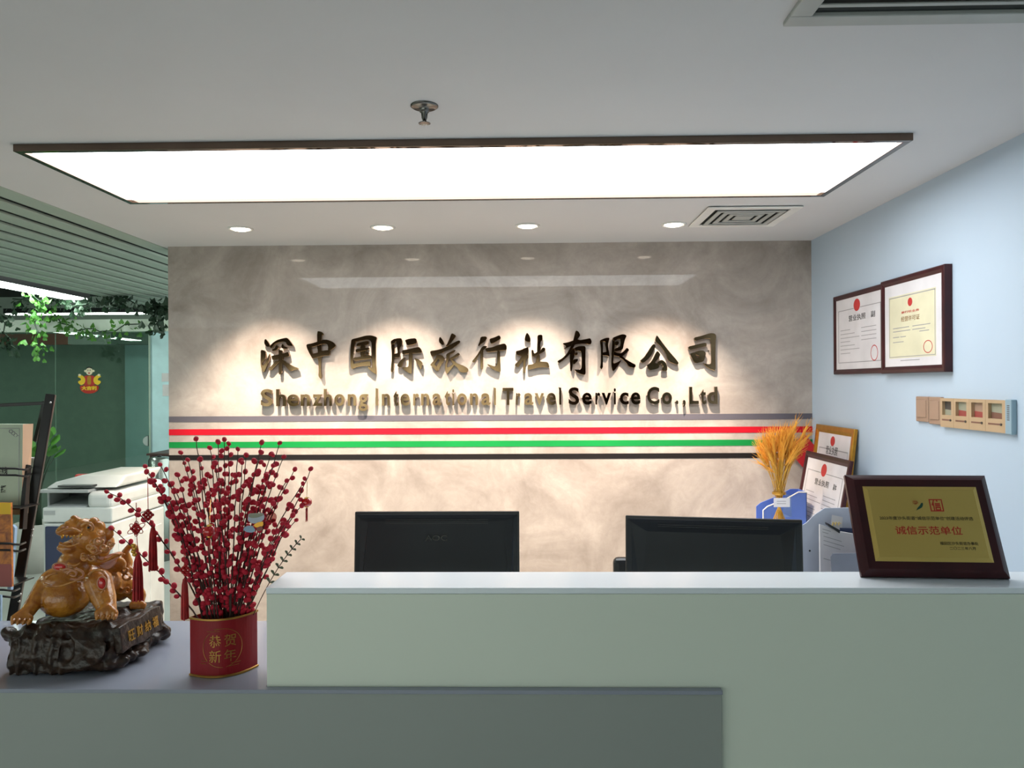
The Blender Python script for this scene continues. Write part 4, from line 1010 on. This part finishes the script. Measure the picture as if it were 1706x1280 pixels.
MB().prism([at(48, 783, 2.597), at(58, 781, 2.597), at(58, 790, 2.594), at(48, 791, 2.594)], V((0, -.001, 0))).build('red_band', 'cardr', tb)
m = MB(); r = random.Random(2)
for k in range(6): m.ball(at(51 + r.uniform(0, 9), 770 + r.uniform(-4, 6), 2.60), (.010, .008, .012), 2)
MB.build(m, 'crumpled_top', 'paper', tb, smooth=True)
tb, q = slab('brochure', 'small pale leaflet on the lowest visible shelf of the rack', 'brochure', [(-60, 992, 2.33), (2, 992, 2.33), (1, 1075, 2.31), (-60, 1075, 2.31)], .006, 'lblue')

# ------------------------------------------------------------------ mythical beast statue on the ledge
ZU = lambda Y: .25 * Y / FPX
def zp(zx, zy, Y): return at(zx / 4, 830 + zy / 4, Y)
st = thing('beast_statue', 'amber resin mythical beast statue on a carved dark wood base on the ledge', 'statue', (-1.12, 1.96, zL))
# base
r = random.Random(11)
zt_ = 1.012
mb = MB()
mb.bb((-1.245, 1.845, zL + .002), (-1.005, 2.10, zt_))
mb.bb((-1.225, 1.825, zL + .012), (-1.035, 1.90, zt_ - .02))
def fil(zx, zy, Y, r_): mb.ball(zp(zx, zy, Y), r_, 3)
for a in range(26):      # rugged foot all around
    f = a / 26
    side = a % 26
    if a < 10: c = V((-1.25 + a * .026, 1.845 + r.uniform(-.006, .012), zL + .022))
    elif a < 18: c = V((-.998 + r.uniform(-.012, .008), 1.86 + (a - 10) * .033, zL + .022))
    else: c = V((-1.25 + r.uniform(-.01, .01), 1.86 + (a - 18) * .033, zL + .022))
    mb.ball(c, (r.uniform(.018, .03), r.uniform(.018, .028), .021), 2)
for zx, zy, Y, rr in ((110, 975, 1.845, .020), (115, 910, 1.85, .013), (60, 900, 1.86, .022), (520, 1030, 1.83, .016), (600, 1060, 1.825, .014), (740, 1030, 1.845, .018), (560, 930, 1.85, .03), (680, 900, 1.86, .034), (780, 920, 1.87, .03), (300, 900, 1.86, .028), (200, 900, 1.86, .026), (420, 890, 1.86, .026),
    (1080, 880, 2.05, .024), (1040, 800, 2.07, .020), (1000, 730, 2.08, .020), (960, 940, 2.00, .020), (1020, 930, 2.03, .022), (860, 760, 2.02, .022), (820, 760, 1.98, .018)):
    fil(zx, zy, Y, rr)
for k in range(9):        # carved folds sweeping over the front
    zx0 = 470 + k * 28; pts = [zp(zx0 - 60 + 20 * k * .3, 870 + 6 * k, 1.838), zp(zx0 + 10, 920 + k * 8, 1.822), zp(zx0 + 40 - k * 5, 1000 + k * 6, 1.816), zp(zx0 + 10 - k * 16, 1090 + k * 6, 1.822), zp(zx0 - 40 - k * 22, 1170, 1.828)]
    sm = []
    for a, b, c in zip(pts, pts[1:], pts[2:]): sm += bez((a + b) / 2, b, (b + c) / 2, 4)
    mb.tube(sm, [.0045 + .002 * math.sin(math.pi * i / len(sm)) for i in range(len(sm))], 8)
for k in range(7):
    zx0 = 60 + k * 55; pts = [zp(zx0, 880, 1.84), zp(zx0 + 25, 960, 1.825), zp(zx0 - 10, 1050, 1.82), zp(zx0 + 20, 1150, 1.823), zp(zx0 - 5, 1215, 1.828)]
    sm = []
    for a, b, c in zip(pts, pts[1:], pts[2:]): sm += bez((a + b) / 2, b, (b + c) / 2, 4)
    mb.tube(sm, .007 + .003 * (k % 2), 8)
def dwood(p):
    return .006 * noise.turbulence(p * 26 + V((0, 0, p.x * 8)), 3, False) - .004
me = solidify(mb, .0042, 2, dwood)
for v in me.vertices:
    if v.co.z < zL + .0005: v.co.z = zL + .0005
base = link('carved_base', me, 'wood', st, smooth=True)
# name scroll on the right side of the base
o_ = V((-.984, 1.935, .985)); uxs = V((.06, 1, .0)).normalized(); uys = V((-.12, 0, 1)).normalized(); uns = uxs.cross(uys).normalized()
m = MB(); q = [(-.092, -.034), (-.05, -.030), (0, -.036), (.05, -.030), (.09, -.033), (.093, .030), (.05, .034), (0, .028), (-.05, .034), (-.094, .030)]
m.prism([o_ + uxs * a + uys * b for a, b in q], -uns * .02)
scr = m.build('name_scroll', 'wood', st, bevel=.003)
m = MB()
for k, ch in enumerate('旺财纳福'): m.text(ch, o_ + uxs * (-.050 + k * .036) - uys * .002, uxs, uys, uns, h=.027, w=.026, ext=.0015, bold=.015)
m.build('inscription', 'gold', scr)
# body
mb = MB()
def el(zx, zy, Y, rx, ry, rd, rot=None):
    k = ZU(Y); mb.ball(zp(zx, zy, Y), (rx * k, rd * k, ry * k), 3, rot)
def limb(pts, n=7):
    for (a, b) in zip(pts, pts[1:]):
        for i in range(n + 1):
            f = i / n; Y = a[2] + (b[2] - a[2]) * f; rr = (a[3] + (b[3] - a[3]) * f) * ZU(Y)
            mb.ball(zp(a[0] + (b[0] - a[0]) * f, a[1] + (b[1] - a[1]) * f, Y), rr, 2)
def curl(pts, rr, Y0, taper=True, n=8):
    P_ = [zp(x, y, Y0 + (d[0] if d else 0)) for x, y, *d in pts]; sm = []
    P_ = [P_[0]] + P_ + [P_[-1]]
    for a, b, c in zip(P_, P_[1:], P_[2:]): sm += bez((a + b) / 2, b, (b + c) / 2, 5)[:-1]
    k = ZU(Y0) * rr; L_ = len(sm)
    mb.tube(sm, [k * (1 - .55 * i / L_ if taper else 1) for i in range(L_)], n)
for a in ((430, 655, 1.93, 166, 138, 150), (425, 540, 1.945, 150, 90, 140), (640, 570, 2.0, 165, 125, 170), (780, 580, 2.04, 110, 110, 110), (500, 440, 1.95, 108, 105, 105), (520, 340, 1.955, 95, 80, 90),
          (600, 255, 1.95, 112, 98, 105), (480, 205, 1.925, 88, 46, 78), (425, 218, 1.918, 44, 36, 62), (495, 140, 1.925, 27, 27, 28), (465, 170, 1.92, 30, 24, 45), (520, 150, 1.93, 26, 22, 26),
          (465, 330, 1.935, 74, 44, 64), (420, 328, 1.93, 32, 26, 50), (560, 165, 1.93, 36, 30, 55), (625, 160, 1.945, 34, 34, 40), (645, 320, 1.915, 46, 44, 36), (690, 350, 1.93, 42, 42, 36), (715, 240, 1.955, 46, 40, 18), (740, 205, 1.955, 26, 22, 12), (700, 300, 1.97, 60, 64, 60),
          (660, 190, 1.95, 40, 36, 40), (740, 440, 2.0, 105, 62, 40), (650, 400, 1.955, 80, 50, 60), (860, 540, 2.06, 60, 90, 44)): el(*a)
limb([(300, 580, 1.92, 62), (225, 700, 1.88, 54), (175, 775, 1.855, 46)])
for k in range(4): limb([(150, 770, 1.85, 34), (95 + k * 34, 800 + (k % 3) * 4, 1.832 + k * .004, 25), (88 + k * 36, 828, 1.826 + k * .004, 17)], 4)
limb([(655, 560, 1.905, 92), (690, 660, 1.89, 80), (715, 740, 1.875, 60)])
for k in range(4): limb([(715, 735, 1.865, 40), (655 + k * 36, 765, 1.85 + k * .004, 26), (650 + k * 38, 796, 1.845 + k * .004, 18)], 4)
limb([(870, 590, 2.04, 66), (920, 650, 2.03, 52), (920, 690, 2.02, 42)])
for k in range(4): limb([(915, 690, 2.01, 30), (880 + k * 26, 712, 1.996 + k * .003, 20), (876 + k * 27, 730, 1.992 + k * .003, 14)], 4)
limb([(820, 520, 2.06, 50), (845, 430, 2.07, 40), (835, 360, 2.07, 24), (865, 318, 2.07, 18), (905, 325, 2.07, 16), (915, 365, 2.07, 14)], 5)
# carved relief: lips, brows, mane curls, collar clouds, wing plumes, haunch spirals
curl([(388, 232), (440, 200), (500, 205), (545, 235), (550, 200)], 12, 1.882)
curl([(395, 300), (430, 318), (480, 322), (530, 300)], 13, 1.88)
curl([(540, 190), (575, 160), (620, 175), (625, 215), (590, 225)], 13, 1.872)
for x, y, s_ in ((650, 285, 1), (690, 335, 1), (640, 350, .9), (600, 330, .8), (665, 230, .8), (735, 300, .7), (560, 380, .8), (620, 390, .8)):
    curl([(x + s_ * 40 * math.cos(a) * (1 - a / 9), y + s_ * 36 * math.sin(a) * (1 - a / 9)) for a in [i * .9 for i in range(8)]], 12 * s_, 1.872 if x < 660 else 1.89)
for pts in ([(440, 500), (480, 470), (520, 500), (500, 530), (460, 510)], [(520, 480), (560, 500), (550, 540), (500, 545)], [(400, 470), (430, 490), (460, 480)], [(450, 440), (500, 455), (540, 430)], [(290, 570), (350, 590), (420, 585), (480, 560), (540, 545)], [(300, 545), (330, 510), (390, 500)]):
    curl(pts, 13, 1.862)
for k in range(4): curl([(620 + k * 45, 400 - k * 6), (680 + k * 30, 430 - k * 12), (730 + k * 25, 405 - k * 10), (780 + k * 18, 370 + k * 2)], 14, 1.925 + k * .018)
curl([(590, 520), (620, 480), (680, 480), (715, 530), (710, 600), (670, 630)], 13, 1.868)
for x, y in ((840, 520), (800, 610), (850, 610), (820, 470)):
    curl([(x + 36 * math.cos(a) * (1 - a / 9), y + 34 * math.sin(a) * (1 - a / 9)) for a in [i * .9 for i in range(8)]], 12, 2.005)
me = solidify(mb, .0024, 2)
body = link('beast_body', me, 'amber', st, smooth=True)
for zx, zy, Y, rx, rz in ((398, 458, 1.868, 42, 22), (680, 567, 1.855, 27, 38)):
    k = ZU(Y); g = MB().ball(zp(zx, zy, Y), (rx * k, 20 * k, rz * k), 3).build('gem', 'gem', st, smooth=True)
    m = MB(); m.tube([zp(zx + rx * 1.12 * math.cos(i * math.pi / 12), zy + rz * 1.12 * math.sin(i * math.pi / 12), Y) for i in range(24)], 6 * k, 8, closed=True)
    o_ = m.build('bezel', 'amberd', st, smooth=True); o_.parent = g
def relief(name, curves, Y0, rr, m_='amberd'):
    global mb
    mb = MB()
    for c in curves: curl(c, rr, Y0)
    return mb.build(name, m_, st, smooth=True)
spiral = lambda x, y, a, n=8, sgn=1: [(x + a * sgn * math.cos(t) * (1 - t / 9), y + a * .9 * math.sin(t) * (1 - t / 9)) for t in [i * .9 for i in range(n)]]
relief('collar_clouds', [[(450, 505), (480, 478), (515, 500), (500, 525), (470, 512)], [(505, 470), (550, 485), (560, 520), (520, 535)], [(420, 480), (450, 470), (480, 480)], [(470, 540), (515, 545), (560, 530)]], 1.845, 9)
relief('mane_curls', [spiral(655, 280, 34), spiral(690, 325, 32), spiral(630, 345, 30, sgn=-1), spiral(595, 325, 28), spiral(560, 395, 30), spiral(615, 400, 28, sgn=-1), spiral(735, 300, 26)], 1.862, 10, 'amber')
for q in ([(620, 400), (700, 385), (770, 365), (800, 372), (760, 420), (690, 440), (640, 430)], [(650, 430), (720, 420), (770, 405), (770, 440), (720, 480), (670, 465)]):
    m = MB(); Yp = 1.915 if q[0][0] < 640 else 1.93
    m.prism([zp(x, y, Yp + (x - 620) * .00035) for x, y in chaikin(q)], V((0, .02, 0))); m.build('wing_plume', 'amberd', st, bevel=.003)
m = MB()
for i in range(5): m.tube([zp(420 + i * 24, 252 - (i % 2) * 3, 1.882), zp(420 + i * 24, 266, 1.882)], [7 * ZU(1.88), 3 * ZU(1.88)], 8)
m.build('teeth', 'goldf', st, smooth=True)
for zx in (420, 446): MB().ball(zp(zx, 196, 1.876), (.0036, .003, .0026), 2).build('nostril', 'amberd', st, smooth=True)
k = ZU(1.87)
m = MB(); m.ball(zp(590, 197, 1.8665), 9 * k, 2); m.build('pupil', 'black', st, smooth=True)
e_ = MB().ball(zp(592, 198, 1.873), 20 * k, 3).build('eye', 'amber', st, smooth=True)
for zx, zy in ((540, 240), (418, 246)):
    m = MB(); m.tube([zp(zx, zy, 1.878), zp(zx - 4, zy + 16, 1.876), zp(zx - 6, zy + 30, 1.877)], [10 * k, 8 * k, 1.5 * k], 8); m.build('fang', 'goldf', st, smooth=True)
for zs, Y in (([(88 + i * 36, 832) for i in range(4)], 1.822), ([(650 + i * 38, 800) for i in range(4)], 1.842)):
    for i, (zx, zy) in enumerate(zs):
        p = zp(zx, zy - 6, Y + i * .004); m = MB(); m.tube([p + V((0, .004, .004)), p + V((0, -.003, 0)), p + V((0, -.006, -.006))], [.0055, .0042, .001], 8); m.build('claw', 'amber', st, smooth=True)

# ------------------------------------------------------------------ red tin and berry branches
pl = atz(317, 1126, zL); pr = atz(429, 1111, zL)
uxp = (pr - pl); Lp = uxp.length; uxp.normalize(); nfp = V((uxp.y, -uxp.x, 0))      # towards the camera
mid = (pl + pr) / 2; bul = .043; hp = .139
pot = thing('red_tin_vase', 'leaf-shaped red tin vase with gold greeting characters on the ledge', 'vase', (mid.x, mid.y, zL))
def arc(s, side=1, grow=0):       # s in -1..1 along the length
    return mid + uxp * (s * (Lp / 2 + grow)) + nfp * side * ((bul + grow) * (1 - abs(s) ** 2.1))
outl = [arc(-1 + 2 * i / 24, 1) for i in range(25)] + [arc(1 - 2 * i / 24, -1) for i in range(1, 24)]
def loop(grow, z):
    o = [arc(-1 + 2 * i / 24, 1, grow) for i in range(25)] + [arc(1 - 2 * i / 24, -1, grow) for i in range(1, 24)]
    return [V((p.x, p.y, z)) for p in o]
def skin(m, loops, capb=False):
    R_ = [[m.b.verts.new(p) for p in l] for l in loops]; n = len(R_[0])
    for A, B in zip(R_, R_[1:]):
        for j in range(n): m.b.faces.new((A[j], A[(j + 1) % n], B[(j + 1) % n], B[j]))
    if capb: m.b.faces.new(R_[0])
    return m
skin(MB(), [loop(0, zL + .001), loop(0, zL + hp), loop(-.002, zL + hp), loop(-.002, zL + hp - .03), loop(-.004, zL + .1)], True).build('tin_body', 'potr', pot)
skin(MB(), [loop(.0005, zL + .0005), loop(.003, zL + .001), loop(.003, zL + .005), loop(.0003, zL + .006)]).build('bottom_rim', 'oldgold', pot)
skin(MB(), [loop(.0003, zL + hp - .004), loop(.0025, zL + hp - .003), loop(.0025, zL + hp + .001), loop(-.002, zL + hp + .001)]).build('top_rim', 'oldgold', pot)
# print wraps the front face
S_ = [i / 60 * 2 - 1 for i in range(61)]; acc = [0]
for a, b in zip(S_, S_[1:]): acc.append(acc[-1] + (arc(b) - arc(a)).length)
def onpot(l, z, e=.0006):       # l: arc length from the left tip
    l = max(0, min(acc[-1] - 1e-6, l)); i = max(k for k in range(len(acc) - 1) if acc[k] <= l); f = (l - acc[i]) / (acc[i + 1] - acc[i])
    s_ = S_[i] + (S_[i + 1] - S_[i]) * f; p = arc(s_); tg = (arc(min(1, s_ + .01)) - arc(max(-1, s_ - .01))).normalized()
    nn = V((tg.y, -tg.x, 0)); return V((p.x, p.y, zL + z)) + nn * e
cl, cz_, rr = acc[-1] * .475, .070, .046
m = MB()
for (ch, a, b) in (('恭', -.017, .017), ('贺', .017, .017), ('新', -.017, -.019), ('年', .017, -.019)):
    vs, fs, (x0, x1, y0, y1) = glyphs(ch, .0)
    m.mesh(vs, fs, lambda v: onpot(cl + a + ((v[0] - x0) / (x1 - x0) - .5) * .027, cz_ + b + ((v[1] - y0) / (y1 - y0) - .5) * .029, .0006 + v[2] * .02))
m.build('greeting_print', 'oldgold', pot)
m = MB()
ringp = lambda a0, a1, n: [onpot(cl + rr * math.cos(a0 + (a1 - a0) * i / n), cz_ + rr * math.sin(a0 + (a1 - a0) * i / n), .0005) for i in range(n + 1)]
m.tube(ringp(-.45 * math.pi, .62 * math.pi, 30), .0005, 5); m.tube(ringp(.72 * math.pi, 1.22 * math.pi, 14), .0005, 5); m.tube(ringp(1.26 * math.pi, 1.5 * math.pi, 8), .0005, 5)
for (l0, z0, w_) in ((-.036, .040, .03), (-.020, .046, .024), (-.052, -.030, .016), (-.052, -.036, .014), (.018, -.038, .024), (.012, -.044, .026)):
    m.tube([onpot(cl + l0 + w_ * i / 6, cz_ + z0, .0005) for i in range(7)], .0005, 5)
m.build('cloud_ring_print', 'oldgold', pot)
# branches
bme = bpy.data.meshes.new('berry'); b_ = bmesh.new(); bmesh.ops.create_icosphere(b_, subdivisions=2, radius=1); b_.to_mesh(bme); b_.free()
bme.materials.append(M['berry'])
for p in bme.polygons: p.use_smooth = True
r = random.Random(21)
def branch(label, tip, bx, group, bend=0, nb=15, ctrl=None, start=.03, yoff=0, dens=1):
    b0 = V((arc(bx).x, 0, 0)); base = mid + uxp * (bx * Lp * .42) + nfp * r.uniform(-.02, .02) * (1 - abs(bx)); base.z = zL + hp - .012
    tp = at(tip[0], tip[1], mid.y + yoff)
    c = at(ctrl[0], ctrl[1], mid.y + yoff * .5) if ctrl else base.lerp(tp, .5) + V((0, 0, .02 + abs(tp.x - base.x) * .10)) - V(((tp.x - base.x) * bend, 0, 0))
    path = bez(base, c, tp, 16)
    path = [p + V((r.uniform(-.0012, .0012), r.uniform(-.001, .001), 0)) for p in path]
    foot = mid.lerp(V((base.x, base.y, 0)), .45); foot.z = zL + .012
    t_ = thing('berry_branch', label, 'berry branch', base, group)
    MB().tube([foot] + path, [.0022] + [.0022 - .0012 * i / 16 for i in range(17)], 6).build('stem', 'twig', t_, smooth=True)
    for k in range(nb):
        f = start + (1 - start) * ((k + r.uniform(.1, .9)) / nb) if k < nb - 1 else .995
        i = min(15, int(f * 16)); g = f * 16 - i; p = path[i].lerp(path[i + 1], g); d = (path[i + 1] - path[i]).normalized()
        sd = d.orthogonal(); sd.rotate(Matrix.Rotation(k * 2.4 + r.uniform(-.5, .5), 3, d))
        o = bpy.data.objects.new('berry', bme); sc.collection.objects.link(o)
        s_ = r.uniform(.0060, .0078) * (1.0 if f < .9 else .88)
        dd = (d + sd * .7).normalized()
        mm_ = Matrix.Translation(p + sd * (.0056 if f < .99 else .0)) @ dd.to_track_quat('Z', 'Y').to_matrix().to_4x4() @ Matrix.Diagonal((s_ * .92, s_ * .92, s_ * 1.15, 1))
        attach(o, t_); o.matrix_basis = mm_
    return t_
G1, G2, G3 = 'berry branches leaning left', 'upright berry branches', 'berry branches leaning right'
LB1 = 'dark twig of fuzzy red berries leaning left out of the red tin'
LB2 = 'upright dark twig of fuzzy red berries in the middle of the red tin'
LB3 = 'dark twig of fuzzy red berries leaning right out of the red tin'
branch('lowest left berry branch reaching over the back of the beast statue', (184, 879), -.85, None, ctrl=(290, 970), nb=16, start=.3)
branch('long arching berry branch whose tip hangs in front of the copier', (176, 819), -.6, None, ctrl=(262, 850), nb=20, start=.2)
branch('tallest berry branch with a clustered top above the green band', (374, 731), .05, None, nb=20)
branch('rightmost berry branch with a bare tip carrying a small lantern', (519, 780), .75, None, ctrl=(466, 905), nb=14, start=.25)
for tip, bx, n in (((241, 776), -.7, 20), ((246, 785), -.5, 22), ((268, 773), -.55, 20), ((258, 800), -.65, 18), ((302, 753), -.4, 18), ((296, 790), -.5, 18), ((310, 765), -.2, 18), ((280, 830), -.75, 15), ((262, 815), -.4, 16), ((286, 805), -.3, 17), ((318, 800), -.35, 16)):
    branch(LB1, (tip[0] + r.uniform(-2, 2), tip[1]), bx, G1, nb=n, yoff=r.uniform(-.05, .06), bend=r.uniform(.05, .2))
for tip, bx, n in (((325, 730), -.3, 9), ((332, 765), -.1, 18), ((352, 745), .1, 18), ((362, 735), -.1, 20), ((380, 738), .15, 18), ((397, 747), .2, 15), ((345, 790), .3, 16), ((370, 800), -.2, 16), ((388, 790), 0, 16), ((338, 812), .1, 15), ((404, 770), .35, 16), ((357, 770), .25, 18), ((412, 757), .3, 13)):
    branch(LB2, (tip[0] + r.uniform(-2, 2), tip[1]), bx, G2, nb=n, yoff=r.uniform(-.06, .08), bend=r.uniform(-.1, .15))
for tip, bx, n in (((437, 736), .4, 17), ((434, 752), .3, 18), ((469, 737), .55, 19), ((473, 760), .5, 19), ((450, 755), .35, 19), ((456, 775), .45, 18), ((494, 781), .6, 17), ((506, 805), .7, 15), ((480, 800), .55, 16), ((487, 858), .8, 12), ((494, 866), .75, 11), ((440, 800), .5, 16), ((425, 790), .2, 16), ((502, 842), .65, 13), ((462, 830), .4, 14), ((470, 872), .85, 11)):
    branch(LB3, (tip[0] + r.uniform(-2, 2), tip[1]), bx, G3, nb=n, yoff=r.uniform(-.05, .06), bend=r.uniform(.05, .2))
# eucalyptus sprig
tp = at(501, 899, mid.y); bs_ = mid + uxp * (.36 * Lp); bs_.z = zL + .1
t = thing('eucalyptus_sprig', 'small dried eucalyptus sprig sticking out right of the berries', 'sprig', bs_)
path = bez(bs_, at(455, 945, mid.y), tp, 12); MB().tube(path, .0011, 5).build('stem', 'twig', t, smooth=True)
for k in range(5, 13):
    for s_ in (-1, 1):
        d = (path[k] - path[k - 1]).normalized(); sd = V((-d.z, 0, d.x)) * s_; p = path[k]; l = .014 - .0006 * (k - 5)
        c_ = [p + d * l * f + sd * l * g + V((0, h, 0)) for f, g, h in ((0, 0, 0), (.1, .4, .002), (.35, .85, 0), (.7, .9, -.002), (.75, .5, .001), (.45, .15, .002))]
        MB().prism(c_, V((0, .0006, 0))).build('leaf', 'euca', t)
# ornaments hung on the branches
def tassel(label, knot, hang, tail0, tail1, Y, loops=False, wt=.012, charm=None):
    k0 = at(*knot, Y); h0 = at(*hang, Y); a0 = at(*tail0, Y); a1 = at(*tail1, Y)
    t_ = thing('knot_tassel', label, 'tassel', a1, 'red knot tassels on the branches')
    MB().tube([h0, k0, a0], .0009, 6).build('cord', 'tassel', t_)
    m = MB()
    for i in range(3):
        for j in range(3):
            m.ball(k0 + V(((i - j) * .0052, -.001, (i + j - 2) * .0052)), .0046, 1)
    if loops:
        for a in range(6):
            an = a * math.pi / 3 + .5; d = V((math.cos(an), 0, math.sin(an))); s_ = V((-d.z, 0, d.x)); L_ = .017 if a % 3 else .022
            m.tube([k0 + d * (L_ * .5 + L_ * .55 * math.cos(x)) + s_ * (.005 * math.sin(x)) for x in [i * math.pi / 7 for i in range(14)]], .0009, 5, closed=True)
    m.build('knot', 'tassel', t_, smooth=True)
    if charm: 
        m = MB(); c = at(*charm, Y)
        for i in range(4): m.ball(c + V((.003 * (i % 2), -.002, .010 - .007 * i)), (.006, .005, .005), 2)
        m.build('gold_charm', 'gold', t_, smooth=True)
    m = MB(); L_ = (a0 - a1).length
    for i in range(26):
        an = i * 2.4; rr_ = math.sqrt((i + .5) / 26); d = V((math.cos(an), math.sin(an), 0)) * rr_
        m.tube([a0 + d * .003, a0 + d * wt * .38 - Z * L_ * .15, a0 + d * wt * .5 - Z * L_ * .5, a0 + d * wt * .55 - Z * (L_ * r.uniform(.95, 1))], .0016, 5)
    m.tube([a0 + Z * .004, a0 - Z * .002, a0 - Z * L_ * .1, a0 - Z * L_ * .13], [.001, .004, .0048, .003], 10)
    tag(m.build('fringe', 'tassel', t_), kind='stuff')
Y0 = mid.y - .045
tassel('red tassel with square knot hanging below the left berry cluster', (247, 858), (246, 795), (255, 879), (254, 952), Y0, wt=.017)
tassel('red tassel with looped knot and gold charm before the statue tail', (227, 881), (227, 838), (230, 925), (234, 1003), Y0 - .04, loops=True, wt=.021, charm=(223, 916))
tassel('red tassel with square knot hanging just left of the red tin', (309, 950), (306, 915), (308, 965), (305, 1033), Y0 - .02, wt=.015)
def lantern(label, c, hang, rad, Y, tail):
    p = at(*c, Y); h = at(*hang, mid.y - .01); t_ = thing('mini_lantern', label, 'lantern', p, 'small lanterns on the branches')
    m = MB(); prof = [(.35, -.8), (.75, -.62), (1.0, -.2), (1.0, .2), (.75, .62), (.35, .8)]
    m.lathe(p, [(a * rad, b * rad) for a, b in prof], 20); m.build('lantern_body', 'gem', t_, smooth=True)
    for s_ in (1, -1): MB().lathe(p + Z * s_ * rad * .8, [(0, -.12 * rad), (.42 * rad, -.12 * rad), (.42 * rad, .14 * rad), (0, .14 * rad)], 20).build('gold_cap', 'gold', t_, smooth=False)
    MB().tube([p + Z * rad * .9, h], .0006, 5).build('gold_string', 'gold', t_)
    m = MB(); a1 = at(*tail, Y); L_ = (p - a1).length
    for i in range(8): m.tube([p - Z * rad * .9, p - Z * rad * 1.3 + V((r.uniform(-.002, .002), r.uniform(-.002, .002), 0)), V((p.x + r.uniform(-.003, .003), p.y, a1.z + r.uniform(0, .004)))], .0007, 4)
    tag(m.build('fringe', 'tassel', t_), kind='stuff')
lantern('gold-capped red mini lantern hanging in the middle of the berries', (349, 885), (351, 832), .0150, Y0 - .07, (351, 925))
lantern('tiny red lantern hanging free at the right branch tip', (511, 837), (512, 801), .0125, mid.y, (511, 870))
# flat novelty ornament: pale rounded face over small blue and yellow shapes
c = at(425, 873, Y0 - .01); s_ = Y0 / FPX / 12.19
t = thing('hanging_ornament', 'flat pale blue and yellow novelty ornament hanging among the right berries', 'ornament', c)
OP = lambda x, y, k: c + V(((x - 430) * s_, -.0012 * k, -(y - 400) * s_))
for nm, pts, mm, k in (('pale_disc', [(300, 190), (430, 185), (590, 180), (625, 250), (600, 330), (480, 390), (370, 395), (280, 340), (285, 260)], 'lgrey', 0),
    ('grey_cap', [(310, 190), (430, 180), (590, 185), (610, 225), (480, 275), (360, 280), (300, 260)], 'cardg', 1),
    ('yellow_shape', [(400, 420), (480, 370), (600, 350), (600, 430), (540, 480), (430, 470)], 'goldf', 1),
    ('blue_shape', [(180, 510), (250, 440), (380, 440), (440, 530), (380, 580), (260, 570)], 'lblue', 1),
    ('rose_shape', [(460, 480), (560, 440), (600, 500), (540, 550), (470, 540)], 'cardr', 2)):
    m = MB(); m.prism([OP(x, y, k) for x, y in chaikin(pts)], V((0, .0012, 0))); m.build(nm, mm, t)
MB().tube([OP(450, 190, 0), at(428, 838, Y0 + .02)], .0006, 5).build('thread', 'tassel', t)
t = thing('film_disc', 'translucent pink disc beside the novelty ornament', 'ornament', at(452, 862, Y0))
m = MB(); m.prism([at(452 + 9 * math.cos(i * .349), 862 + 9 * math.sin(i * .349), Y0) for i in range(18)], V((0, .0008, 0))); m.build('disc', 'pinkl', t)
